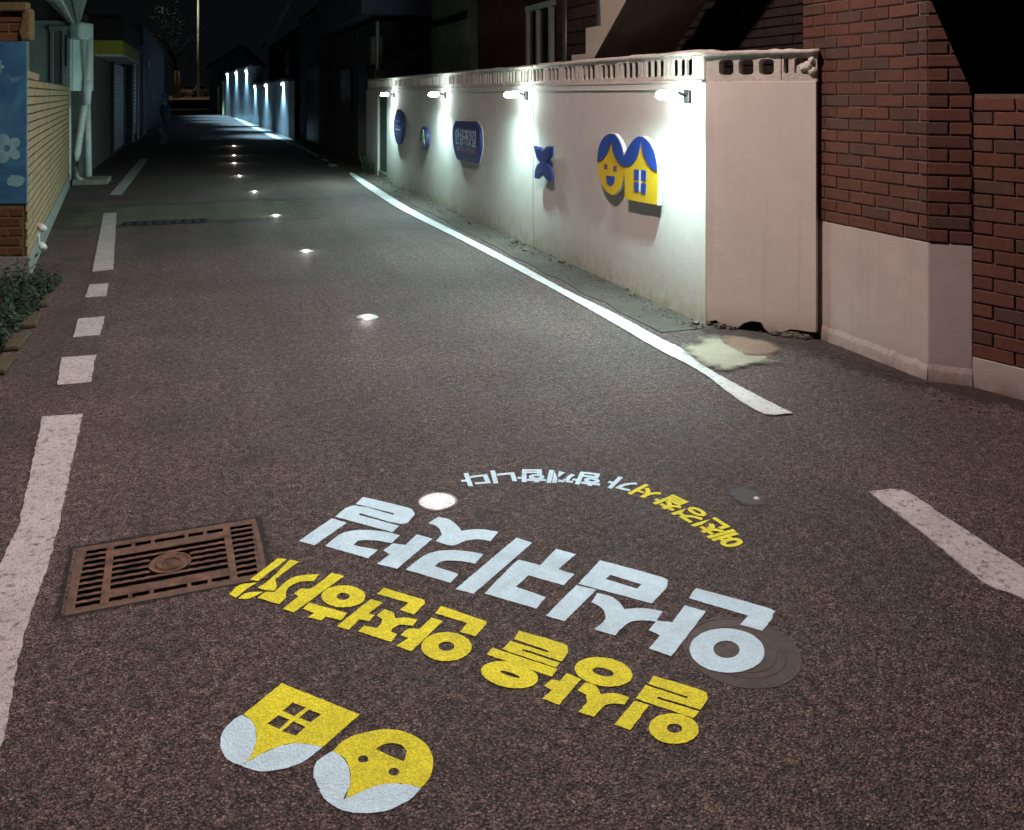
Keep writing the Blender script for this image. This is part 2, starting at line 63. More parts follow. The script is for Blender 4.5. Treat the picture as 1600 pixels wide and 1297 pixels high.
'face':[([(0.2891,2.0651),(0.2966,2.0719),(0.3075,2.0815),(0.3190,2.0896),(0.3299,2.0943),(0.3414,2.0974),(0.3540,2.0994),(0.3684,2.1005),(0.3839,2.1005),(0.3992,2.0987),(0.4137,2.0953),(0.4279,2.0901),(0.4417,2.0827),(0.4554,2.0726),(0.4685,2.0604),(0.4796,2.0471),(0.4882,2.0329),(0.4948,2.0176),(0.4990,2.0022),(0.5007,1.9865),(0.5001,1.9706),(0.4977,1.9556),(0.4937,1.9414),(0.4880,1.9280),(0.4812,1.9163),(0.4720,1.9059),(0.4616,1.8970),(0.4543,1.8910),(0.4489,1.8958),(0.4412,1.9027),(0.4330,1.9089),(0.4251,1.9138),(0.4168,1.9180),(0.4075,1.9217),(0.3970,1.9251),(0.3856,1.9280),(0.3740,1.9296),(0.3620,1.9292),(0.3499,1.9274),(0.3385,1.9254),(0.3279,1.9233),(0.3182,1.9209),(0.3100,1.9190),(0.3036,1.9180),(0.2987,1.9175),(0.2954,1.9172),(0.2992,1.9248),(0.3046,1.9358),(0.3094,1.9475),(0.3127,1.9593),(0.3152,1.9718),(0.3169,1.9837),(0.3176,1.9944),(0.3174,2.0044),(0.3164,2.0140),(0.3145,2.0231),(0.3118,2.0317),(0.3079,2.0401),(0.3017,2.0494),(0.2944,2.0586)],[[(0.3622,2.0128),(0.3610,2.0097),(0.3589,2.0073),(0.3560,2.0058),(0.3526,2.0054),(0.3491,2.0061),(0.3457,2.0078),(0.3428,2.0104),(0.3408,2.0137),(0.3397,2.0172),(0.3397,2.0207),(0.3408,2.0238),(0.3429,2.0263),(0.3458,2.0278),(0.3492,2.0282),(0.3528,2.0275),(0.3562,2.0258),(0.3591,2.0231),(0.3611,2.0199),(0.3622,2.0163)],[(0.4205,1.9524),(0.4192,1.9491),(0.4169,1.9466),(0.4138,1.9451),(0.4102,1.9447),(0.4065,1.9454),(0.4030,1.9472),(0.4001,1.9499),(0.3980,1.9532),(0.3970,1.9569),(0.3971,1.9605),(0.3984,1.9638),(0.4007,1.9663),(0.4038,1.9679),(0.4074,1.9684),(0.4112,1.9676),(0.4147,1.9658),(0.4176,1.9631),(0.4197,1.9597),(0.4207,1.9560)],[(0.3833,2.0385),(0.3874,2.0409),(0.3934,2.0442),(0.4004,2.0464),(0.4085,2.0469),(0.4176,2.0463),(0.4260,2.0439),(0.4333,2.0394),(0.4398,2.0331),(0.4447,2.0266),(0.4472,2.0194),(0.4481,2.0119),(0.4485,2.0066),(0.4362,1.9797),(0.4307,1.9853),(0.4227,1.9935),(0.4138,2.0030),(0.4031,2.0152),(0.3916,2.0288)]])],
'hair_left':[([(0.2879,2.0639),(0.2933,2.0576),(0.3008,2.0486),(0.3070,2.0394),(0.3109,2.0307),(0.3136,2.0219),(0.3155,2.0128),(0.3166,2.0036),(0.3169,1.9942),(0.3162,1.9839),(0.3147,1.9721),(0.3122,1.9596),(0.3087,1.9477),(0.3033,1.9360),(0.2968,1.9249),(0.2920,1.9170),(0.2901,1.9140),(0.2897,1.9139),(0.2895,1.9142),(0.2817,1.9229),(0.2706,1.9351),(0.2612,1.9454),(0.2553,1.9511),(0.2511,1.9548),(0.2477,1.9595),(0.2452,1.9667),(0.2435,1.9749),(0.2421,1.9830),(0.2407,1.9903),(0.2397,1.9975),(0.2397,2.0058),(0.2410,2.0165),(0.2435,2.0283),(0.2471,2.0382),(0.2520,2.0445),(0.2582,2.0487),(0.2648,2.0526),(0.2730,2.0570),(0.2817,2.0611)],[])],
'hair_right':[([(0.2908,1.9137),(0.2954,1.9147),(0.3020,1.9161),(0.3098,1.9177),(0.3183,1.9197),(0.3279,1.9220),(0.3382,1.9241),(0.3496,1.9261),(0.3618,1.9278),(0.3737,1.9283),(0.3854,1.9267),(0.3968,1.9238),(0.4073,1.9204),(0.4165,1.9166),(0.4249,1.9124),(0.4327,1.9076),(0.4407,1.9014),(0.4482,1.8947),(0.4533,1.8899),(0.4480,1.8850),(0.4402,1.8781),(0.4315,1.8718),(0.4224,1.8670),(0.4122,1.8629),(0.4012,1.8596),(0.3892,1.8570),(0.3762,1.8553),(0.3629,1.8551),(0.3491,1.8570),(0.3349,1.8605),(0.3212,1.8653),(0.3083,1.8713),(0.2959,1.8786),(0.2848,1.8870),(0.2750,1.8965),(0.2665,1.9071),(0.2592,1.9184),(0.2530,1.9321),(0.2481,1.9465),(0.2447,1.9568),(0.2484,1.9593),(0.2511,1.9564),(0.2552,1.9519),(0.2612,1.9454),(0.2710,1.9350),(0.2826,1.9226)],[])]},
'ARC':[('예',1.6868,2.6062),('천',1.6798,2.6984),('경',1.6594,2.8004),('찰',1.6356,2.9093),('서',1.5936,3.0134),('가',1.5370,3.1094),('함',1.4305,3.1952),('께',1.3407,3.2451),('합',1.2361,3.2942),('니',1.1299,3.3251),('다',1.0166,3.3401)],
'LEFTLINE':[[(-0.6832,4.6451),(-0.5079,4.6190),(-0.4866,4.0380),(-0.4574,3.4927),(-0.4496,3.1808),(-0.4573,2.9063),(-0.4499,2.6673),(-0.4284,2.3818),(-0.4177,2.1374),(-0.5317,2.1774),(-0.5814,2.5789),(-0.5958,2.9014),(-0.5958,3.2320),(-0.5878,3.5086)],[(-0.7332,5.6489),(-0.5534,5.6389),(-0.5267,5.1202),(-0.6855,5.1214)],[(-0.7523,6.5953),(-0.5922,6.5940),(-0.5765,6.0959),(-0.7282,6.1024)],[(-0.8058,7.7440),(-0.6679,7.7462),(-0.6434,7.2607),(-0.7861,7.2663)],[(-1.1199,12.307),(-0.9735,12.320),(-0.6855,8.3578),(-0.8436,8.2960)],[(-1.2680,22.171),(-1.0819,22.540),(-1.0791,17.557),(-1.0753,14.492),(-1.2459,14.552),(-1.2540,17.619)]],
'RIGHTLINE':[[(2.6553,16.659),(2.6914,16.919),(2.7403,17.183),(2.7560,16.623),(2.7101,14.893),(2.6493,12.962),(2.6163,11.534),(2.6170,10.597),(2.6301,9.8505),(2.6416,9.1943),(2.6493,8.6018),(2.6561,8.0745),(2.6589,7.5925),(2.6541,7.1401),(2.6468,6.7257),(2.6451,6.3637),(2.6535,6.0528),(2.6656,5.7768),(2.6732,5.5249),(2.6722,5.2803),(2.6678,5.0565),(2.6657,4.8832),(2.6703,4.7771),(2.6767,4.7075),(2.6758,4.6312),(2.6610,4.5346),(2.6399,4.4338),(2.6239,4.3327),(2.6171,4.2307),(2.6146,4.1287),(2.6132,4.0316),(2.6116,3.9414),(2.6111,3.8553),(2.6122,3.7705),(2.6163,3.6763),(2.6219,3.5841),(2.6259,3.5216),(2.5874,3.5242),(2.5348,3.5309),(2.4965,3.5580),(2.4846,3.6167),(2.4868,3.6988),(2.4944,3.7921),(2.5076,3.8996),(2.5270,4.0212),(2.5428,4.1348),(2.5500,4.2251),(2.5524,4.3030),(2.5524,4.3827),(2.5487,4.4571),(2.5423,4.5331),(2.5390,4.6512),(2.5428,4.8470),(2.5506,5.1042),(2.5575,5.3824),(2.5615,5.6639),(2.5640,5.9679),(2.5650,6.2970),(2.5637,6.6534),(2.5603,7.0413),(2.5555,7.4679),(2.5497,7.9416),(2.5421,8.4679),(2.5309,9.0515),(2.5103,9.7076),(2.4840,10.443),(2.4677,11.246),(2.4737,12.133),(2.4967,13.106),(2.5273,14.089),(2.5675,15.057),(2.6169,15.972)],[(2.3718,2.7323),(2.4122,2.7307),(2.4680,2.7252),(2.5069,2.6965),(2.5127,2.6394),(2.5017,2.5630),(2.4889,2.4710),(2.4783,2.3588),(2.4664,2.2379),(2.4552,2.1309),(2.4440,2.0349),(2.4333,1.9494),(2.4262,1.8931),(2.2848,1.7828),(2.2912,1.8418),(2.3001,1.9290),(2.3034,2.0057),(2.2925,2.0422),(2.2752,2.0622),(2.2676,2.1028),(2.2797,2.1887),(2.3035,2.3036),(2.3266,2.4205),(2.3443,2.5348),(2.3603,2.6486)]],
'RIGHTFAR':[[(2.0897,82.896),(2.3025,82.822),(2.4372,55.252),(2.5374,40.535),(2.6350,32.403),(2.8251,27.792),(2.7930,23.646),(2.7659,21.878),(2.6787,21.909),(2.6677,23.690),(2.6486,26.774),(2.4401,31.032),(2.3028,38.417),(2.1324,51.398)],[(2.6843,21.002),(2.7824,20.753),(2.7297,20.150),(2.6475,20.382)],[(2.6296,19.411),(2.7721,19.268),(2.7112,18.663),(2.5728,18.798)]],
'LEFTFAR':[[(-1.6046,40.136),(-1.5358,42.352),(-1.0353,34.457),(-0.9219,30.681),(-1.0022,29.132),(-1.1196,28.445),(-1.1501,31.183),(-1.2306,34.526)]],
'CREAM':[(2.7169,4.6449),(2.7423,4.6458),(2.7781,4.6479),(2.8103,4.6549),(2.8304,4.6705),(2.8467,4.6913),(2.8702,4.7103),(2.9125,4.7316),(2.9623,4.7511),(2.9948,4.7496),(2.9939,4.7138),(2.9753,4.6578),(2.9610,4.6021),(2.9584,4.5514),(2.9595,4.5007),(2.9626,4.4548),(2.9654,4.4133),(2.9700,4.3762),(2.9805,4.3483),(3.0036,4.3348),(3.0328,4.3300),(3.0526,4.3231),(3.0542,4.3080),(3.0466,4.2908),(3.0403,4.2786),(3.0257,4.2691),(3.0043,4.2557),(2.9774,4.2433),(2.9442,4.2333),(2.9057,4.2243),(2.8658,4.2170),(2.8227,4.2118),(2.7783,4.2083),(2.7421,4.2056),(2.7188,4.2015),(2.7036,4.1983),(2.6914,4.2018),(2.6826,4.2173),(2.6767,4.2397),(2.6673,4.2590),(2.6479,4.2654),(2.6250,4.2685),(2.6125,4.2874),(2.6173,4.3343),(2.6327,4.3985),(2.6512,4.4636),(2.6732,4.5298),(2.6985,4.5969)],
'SAND':[(2.9948,4.7496),(3.0293,4.7498),(3.0777,4.7490),(3.1184,4.7407),(3.1408,4.7218),(3.1552,4.6955),(3.1706,4.6654),(3.1935,4.6326),(3.2173,4.5959),(3.2303,4.5556),(3.2243,4.5050),(3.2081,4.4514),(3.1960,4.4142),(3.1559,4.3821),(3.1018,4.3389),(3.0624,4.3098),(3.0532,4.3062),(3.0576,4.3157),(3.0548,4.3262),(3.0335,4.3311),(3.0051,4.3369),(2.9827,4.3515),(2.9721,4.3794),(2.9676,4.4166),(2.9648,4.4581),(2.9618,4.5042),(2.9608,4.5551),(2.9632,4.6056),(2.9723,4.6589),(2.9853,4.7120)],
'DIRT':[(3.1009,4.4823),(3.1309,4.4801),(3.1773,4.4800),(3.2480,4.5016),(3.3715,4.5766),(3.5271,4.6786),(3.6389,4.7315),(3.6577,4.6937),(3.6252,4.6042),(3.5902,4.4990),(3.5647,4.3827),(3.5371,4.2544),(3.5175,4.1342),(3.5087,4.0237),(3.5066,3.9196),(3.5099,3.8306),(3.5154,3.7603),(3.5260,3.7022),(3.5493,3.6492),(3.5944,3.6040),(3.6520,3.5630),(3.7018,3.5109),(3.7327,3.4413),(3.7555,3.3628),(3.7824,3.2828),(3.8230,3.1932),(3.8670,3.1029),(3.8973,3.0410),(3.7128,2.8971),(3.6805,2.9857),(3.6316,3.1166),(3.5759,3.2430),(3.5132,3.3418),(3.4445,3.4315),(3.3837,3.5202),(3.3387,3.6096),(3.3026,3.6983),(3.2669,3.7917),(3.2288,3.8979),(3.1910,4.0103),(3.1528,4.1104),(3.1084,4.1852),(3.0646,4.2441),(3.0395,4.3015),(3.0485,4.3686),(3.0779,4.4349)],
'GRATECUT':[(-0.3890,3.2790),(0.2040,3.2950),(0.2020,2.8840),(-0.3410,2.8000)],
'MANHOLE':[1.3820,2.0736],
'CHAMF':[(-0.0151,-0.0308),(0.0105,-0.0180),(0.0678,0.0020),(0.0993,-0.0185),(0.1619,-0.0438),(0.1992,-0.0447),(0.2484,0.0046),(0.2972,0.0221),(0.3576,0.0193),(0.3816,-0.0135),(0.4114,-0.0393),(0.4411,-0.0352),(0.4882,0.0012),(0.5408,0.0380),(0.5928,0.0510),(0.6443,0.0403),(0.6728,0.0617)],
'CHAMFTOP':[(0.0233,1.5786),(0.7029,1.5972),(0.0233,1.7439),(0.6424,1.7697),(0.0615,1.6195),(0.1578,1.7124),(0.1909,1.7118),(0.2891,1.6171),(0.3214,1.7174),(0.4134,1.6158),(0.4647,1.7186),(0.4882,1.6269),(0.5311,1.7172),(0.6424,1.6251)],
'SIGN_OUT_FACE':[(6.6061,0.9546),(6.6033,0.9840),(6.5972,1.0123),(6.5876,1.0394),(6.5745,1.0658),(6.5580,1.0909),(6.5384,1.1135),(6.5157,1.1331),(6.4901,1.1501),(6.4624,1.1643),(6.4316,1.1760),(6.3988,1.1850),(6.3677,1.1906),(6.3372,1.1912),(6.3084,1.1886),(6.2885,1.1864),(6.2672,1.1750),(6.2375,1.1587),(6.2109,1.1415),(6.1913,1.1247),(6.1746,1.1068),(6.1601,1.0877),(6.1472,1.0672),(6.1364,1.0453),(6.1287,1.0222),(6.1247,0.9965),(6.1237,0.9693),(6.1249,0.9439),(6.1283,0.9216),(6.1339,0.9010),(6.1412,0.8809),(6.1494,0.8610),(6.1593,0.8415),(6.1727,0.8217),(6.1915,0.8002),(6.2140,0.7781),(6.2366,0.7588),(6.2605,0.7428),(6.2846,0.7296),(6.3016,0.7206),(6.3176,0.7178),(6.3411,0.7141),(6.3677,0.7136),(6.3975,0.7178),(6.4305,0.7253),(6.4624,0.7359),(6.4921,0.7499),(6.5206,0.7671),(6.5454,0.7868),(6.5658,0.8087),(6.5823,0.8330),(6.5947,0.8598),(6.6024,0.8902),(6.6059,0.9229)],
'SIGN_OUT_HOUSE':[(6.1287,1.0222),(6.1183,1.0409),(6.1028,1.0549),(6.0852,1.0696),(6.0665,1.0873),(6.0458,1.1057),(6.0239,1.1231),(6.0006,1.1395),(5.9761,1.1550),(5.9518,1.1679),(5.9281,1.1779),(5.9045,1.1855),(5.8811,1.1902),(5.8583,1.1923),(5.8357,1.1916),(5.8119,1.1880),(5.7857,1.1812),(5.7585,1.1717),(5.7328,1.1597),(5.7087,1.1449),(5.6860,1.1278),(5.6665,1.1106),(5.6511,1.0946),(5.6388,1.0785),(5.6283,1.0606),(5.6193,1.0403),(5.6120,1.0183),(5.6068,0.9944),(5.6039,0.9720),(5.6031,0.9477),(5.6035,0.9114),(5.6058,0.8488),(5.6095,0.7742),(5.6121,0.7206),(5.6780,0.7184),(5.7740,0.7152),(5.8695,0.7122),(5.9611,0.7100),(6.0517,0.7080),(6.1162,0.7066),(6.1187,0.7703),(6.1221,0.8590),(6.1249,0.9327),(6.1283,0.9742),(6.1311,1.0005)],
'SIGN_BLUE':[[(6.6061,0.9546),(6.6024,0.9770),(6.5968,1.0088),(6.5876,1.0394),(6.5745,1.0658),(6.5580,1.0909),(6.5384,1.1135),(6.5157,1.1331),(6.4901,1.1501),(6.4624,1.1643),(6.4285,1.1759),(6.3928,1.1847),(6.3677,1.1906),(6.3630,1.1791),(6.3569,1.1627),(6.3544,1.1460),(6.3576,1.1307),(6.3645,1.1151),(6.3744,1.0986),(6.3878,1.0805),(6.4042,1.0614),(6.4215,1.0436),(6.4389,1.0273),(6.4570,1.0123),(6.4761,0.9991),(6.4961,0.9882),(6.5170,0.9791),(6.5384,0.9712),(6.5630,0.9642),(6.5883,0.9585)],[(6.3611,1.1908),(6.3423,1.1912),(6.3157,1.1911),(6.2885,1.1864),(6.2620,1.1747),(6.2349,1.1586),(6.2109,1.1415),(6.1913,1.1247),(6.1746,1.1068),(6.1601,1.0877),(6.1470,1.0643),(6.1361,1.0395),(6.1287,1.0222),(6.1181,1.0343),(6.1026,1.0516),(6.0852,1.0696),(6.0665,1.0873),(6.0458,1.1057),(6.0239,1.1231),(6.0006,1.1395),(5.9761,1.1550),(5.9518,1.1679),(5.9268,1.1779),(5.9019,1.1853),(5.8811,1.1902),(5.8656,1.1918),(5.8540,1.1910),(5.8463,1.1902),(5.8460,1.1819),(5.8460,1.1696),(5.8487,1.1539),(5.8554,1.1335),(5.8649,1.1098),(5.8753,1.0877),(5.8857,1.0693),(5.8971,1.0526),(5.9104,1.0366),(5.9266,1.0206),(5.9448,1.0053),(5.9637,0.9920),(5.9828,0.9813),(6.0026,0.9726),(6.0239,0.9655),(6.0479,0.9601),(6.0733,0.9565),(6.0976,0.9544),(6.1192,0.9538),(6.1396,0.9549),(6.1601,0.9581),(6.1812,0.9638),(6.2024,0.9718),(6.2237,0.9817),(6.2461,0.9939),(6.2687,1.0080),(6.2885,1.0230),(6.3042,1.0380),(6.3170,1.0538),(6.3279,1.0723),(6.3367,1.0962),(6.3434,1.1229),(6.3491,1.1463),(6.3542,1.1649),(6.3583,1.1804)],[(5.8406,1.1904),(5.8350,1.1908),(5.8263,1.1908),(5.8119,1.1880),(5.7887,1.1812),(5.7600,1.1716),(5.7328,1.1597),(5.7087,1.1449),(5.6860,1.1278),(5.6665,1.1106),(5.6511,1.0946),(5.6388,1.0785),(5.6283,1.0606),(5.6191,1.0387),(5.6116,1.0149),(5.6068,0.9944),(5.6058,0.9784),(5.6075,0.9655),(5.6089,0.9568),(5.6267,0.9589),(5.6521,0.9623),(5.6774,0.9680),(5.7001,0.9764),(5.7226,0.9872),(5.7440,0.9999),(5.7646,1.0150),(5.7841,1.0320),(5.8005,1.0493),(5.8127,1.0662),(5.8218,1.0833),(5.8291,1.1012),(5.8346,1.1212),(5.8382,1.1420),(5.8406,1.1597),(5.8414,1.1732),(5.8410,1.1835)]],
'SIGN_EYES':[[(6.4830,0.9427),(6.4283,0.9450),(6.4283,0.9088),(6.4830,0.9068)],[(6.3147,0.9431),(6.2598,0.9449),(6.2598,0.9061),(6.3147,0.9039)]],
'SIGN_MOUTH':[(6.4487,0.8544),(6.2950,0.8619),(6.2957,0.8509),(6.2972,0.8354),(6.3016,0.8211),(6.3103,0.8100),(6.3220,0.8001),(6.3345,0.7921),(6.3487,0.7866),(6.3638,0.7831),(6.3744,0.7808),(6.3876,0.7823),(6.4060,0.7848),(6.4215,0.7897),(6.4308,0.7980),(6.4371,0.8087),(6.4419,0.8199),(6.4454,0.8324),(6.4474,0.8453)],
'SIGN_PANES':[[(5.9554,0.9433),(5.8835,0.9474),(5.8870,0.8729),(5.9554,0.8705)],[(5.8440,0.9484),(5.7699,0.9501),(5.7721,0.8763),(5.8463,0.8738)],[(5.9554,0.8519),(5.8870,0.8550),(5.8905,0.7820),(5.9554,0.7791)],[(5.8463,0.8523),(5.7721,0.8550),(5.7778,0.7798),(5.8487,0.7777)]],
'BUTTERFLY':[(8.0773,1.0046),(8.0582,1.0043),(8.0314,1.0038),(8.0078,1.0027),(7.9929,1.0004),(7.9810,0.9975),(7.9656,0.9957),(7.9423,0.9965),(7.9156,0.9983),(7.8926,0.9979),(7.8762,0.9929),(7.8632,0.9856),(7.8514,0.9798),(7.8393,0.9768),(7.8284,0.9751),(7.8208,0.9741),(7.8080,0.9822),(7.7896,0.9933),(7.7702,1.0029),(7.7528,1.0091),(7.7342,1.0137),(7.7103,1.0172),(7.6737,1.0195),(7.6320,1.0207),(7.6025,1.0213),(7.6055,1.0041),(7.6102,0.9797),(7.6170,0.9573),(7.6253,0.9406),(7.6358,0.9259),(7.6511,0.9116),(7.6770,0.8963),(7.7079,0.8813),(7.7302,0.8697),(7.7390,0.8648),(7.7390,0.8635),(7.7302,0.8587),(7.7077,0.8477),(7.6766,0.8335),(7.6511,0.8173),(7.6370,0.7987),(7.6284,0.7782),(7.6219,0.7581),(7.6168,0.7374),(7.6140,0.7171),(7.6122,0.7029),(7.6327,0.7009),(7.6620,0.6983),(7.6905,0.6976),(7.7147,0.6998),(7.7379,0.7040),(7.7602,0.7095),(7.7822,0.7174),(7.8031,0.7266),(7.8208,0.7337),(7.8344,0.7369),(7.8446,0.7380),(7.8514,0.7385),(7.8647,0.7325),(7.8838,0.7240),(7.9030,0.7154),(7.9222,0.7068),(7.9415,0.6982),(7.9551,0.6921),(8.0612,0.6902),(8.0588,0.7034),(8.0552,0.7221),(8.0504,0.7405),(8.0461,0.7564),(8.0405,0.7720),(8.0291,0.7877),(8.0074,0.8045),(7.9800,0.8212),(7.9551,0.8348),(7.9342,0.8438),(7.9156,0.8497),(7.9030,0.8536),(7.9259,0.8599),(7.9582,0.8695),(7.9866,0.8814),(8.0056,0.8966),(8.0206,0.9143),(8.0344,0.9312),(8.0488,0.9466),(8.0621,0.9613),(8.0719,0.9745),(8.0763,0.9867),(8.0771,0.9973)],
'BADGE':[(10.863,1.1632),(10.038,1.1813),(10.010,1.1723),(9.9696,1.1591),(9.9318,1.1431),(9.8992,1.1248),(9.8686,1.1037),(9.8449,1.0796),(9.8309,1.0518),(9.8236,1.0210),(9.8191,0.9889),(9.8156,0.9553),(9.8150,0.9204),(9.8191,0.8870),(9.8287,0.8568),(9.8430,0.8280),(9.8622,0.7977),(9.8911,0.7605),(9.9250,0.7216),(9.9494,0.6941),(10.056,0.6914),(10.213,0.6876),(10.369,0.6848),(10.521,0.6845),(10.673,0.6853),(10.781,0.6860),(10.814,0.7057),(10.861,0.7349),(10.904,0.7699),(10.938,0.8111),(10.967,0.8581),(10.988,0.9058),(10.996,0.9552),(10.995,1.0050),(10.988,1.0468),(10.975,1.0761),(10.956,1.0974),(10.935,1.1162),(10.910,1.1353),(10.882,1.1518)],
'OVAL':[(13.939,0.9858),(13.944,0.9375),(13.959,0.8902),(13.983,0.8453),(14.016,0.8040),(14.057,0.7677),(14.104,0.7374),(14.157,0.7140),(14.214,0.6983),(14.273,0.6909),(14.332,0.6921),(14.390,0.7020),(14.445,0.7203),(14.495,0.7465),(14.538,0.7799),(14.573,0.8196),(14.600,0.8642),(14.616,0.9123),(14.621,0.9625),(14.616,1.0130),(14.600,1.0622),(14.573,1.1086),(14.538,1.1507),(14.495,1.1871),(14.445,1.2168),(14.390,1.2388),(14.332,1.2526),(14.273,1.2579),(14.214,1.2545),(14.157,1.2428),(14.104,1.2230),(14.057,1.1959),(14.016,1.1624),(13.983,1.1234),(13.959,1.0801),(13.944,1.0338)],
'ROUND':[(12.312,0.8757),(12.315,0.8468),(12.325,0.8183),(12.342,0.7912),(12.365,0.7662),(12.393,0.7441),(12.427,0.7255),(12.463,0.7110),(12.503,0.7011),(12.543,0.6962),(12.585,0.6963),(12.625,0.7016),(12.663,0.7119),(12.697,0.7270),(12.727,0.7464),(12.751,0.7696),(12.769,0.7957),(12.780,0.8241),(12.784,0.8537),(12.780,0.8837),(12.769,0.9131),(12.751,0.9409),(12.727,0.9663),(12.697,0.9885),(12.663,1.0068),(12.625,1.0206),(12.585,1.0297),(12.543,1.0337),(12.503,1.0325),(12.463,1.0263),(12.427,1.0153),(12.393,0.9998),(12.365,0.9803),(12.342,0.9574),(12.325,0.9319),(12.315,0.9044)]}

# ---------------------------------------------------------------- materials
def new_mat(name):
    m = bpy.data.materials.new(name)
    m.use_nodes = True
    nt = m.node_tree
    return m, nt, nt.nodes['Principled BSDF']

def node(nt, t, **kw):
    n = nt.nodes.new(t)
    for k, v in kw.items():
        if hasattr(n, k): setattr(n, k, v)
        else: n.inputs[k].default_value = v
    return n

def rgba(c): return (c[0], c[1], c[2], 1)

def noise(nt, co, scale, detail=4, rough=.55, dist=0):
    n = nt.nodes.new('ShaderNodeTexNoise')
    n.inputs['Scale'].default_value = scale
    n.inputs['Detail'].default_value = detail
    n.inputs['Roughness'].default_value = rough
    n.inputs['Distortion'].default_value = dist
    nt.links.new(co, n.inputs['Vector'])
    return n

def ramp(nt, fac, stops):
    r = nt.nodes.new('ShaderNodeValToRGB')
    el = r.color_ramp.elements
    el[0].position, el[0].color = stops[0][0], rgba(stops[0][1])
    el[1].position, el[1].color = stops[-1][0], rgba(stops[-1][1])
    for p, c in stops[1:-1]:
        e = el.new(p); e.color = rgba(c)
    nt.links.new(fac, r.inputs[0])
    return r

def mixc(nt, fac, a, b, mode='MIX'):
    m = nt.nodes.new('ShaderNodeMix')
    m.data_type = 'RGBA'; m.blend_type = mode
    for s, v in ((m.inputs[0], fac), (m.inputs[6], a), (m.inputs[7], b)):
        if isinstance(v, bpy.types.NodeSocket): nt.links.new(v, s)
        elif isinstance(v, (int, float)): s.default_value = v
        else: s.default_value = rgba(v)
    return m.outputs[2]

def mathn(nt, op, a, b=0.0, c=None, clamp=False):
    m = nt.nodes.new('ShaderNodeMath'); m.operation = op; m.use_clamp = clamp
    for s, v in zip(m.inputs, (a, b, c)):
        if v is None: continue
        if isinstance(v, bpy.types.NodeSocket): nt.links.new(v, s)
        else: s.default_value = v
    return m.outputs[0]

def wcoord(nt):
    g = nt.nodes.new('ShaderNodeNewGeometry')
    return g.outputs['Position']

def bump(nt, bsdf, h, strength, dist):
    b = nt.nodes.new('ShaderNodeBump')
    b.inputs['Strength'].default_value = strength
    b.inputs['Distance'].default_value = dist
    nt.links.new(h, b.inputs['Height'])
    nt.links.new(b.outputs[0], bsdf.inputs['Normal'])

def grain_height(nt, co):
    """stones of the asphalt surface: shared by the road and the paint, spills and projected light shown on it"""
    wob = noise(nt, co, 90, 2, .5)
    off = nt.nodes.new('ShaderNodeVectorMath'); off.operation = 'SCALE'; off.inputs['Scale'].default_value = .010
    nt.links.new(wob.outputs['Color'], off.inputs[0])
    add = nt.nodes.new('ShaderNodeVectorMath'); add.operation = 'ADD'
    nt.links.new(co, add.inputs[0]); nt.links.new(off.outputs[0], add.inputs[1])
    v = nt.nodes.new('ShaderNodeTexVoronoi')
    v.inputs['Scale'].default_value = 160
    nt.links.new(add.outputs[0], v.inputs['Vector'])
    v2 = nt.nodes.new('ShaderNodeTexVoronoi')
    v2.inputs['Scale'].default_value = 310
    nt.links.new(add.outputs[0], v2.inputs['Vector'])
    n2 = noise(nt, co, 30, 5, .7)
    a = mathn(nt, 'MULTIPLY_ADD', v.outputs['Distance'], -.95, 1.0)
    a = mathn(nt, 'MULTIPLY_ADD', v2.outputs['Distance'], -.40, a)
    return mathn(nt, 'MULTIPLY_ADD', n2.outputs[0], 1.15, a), v      # about .5 to 1.6

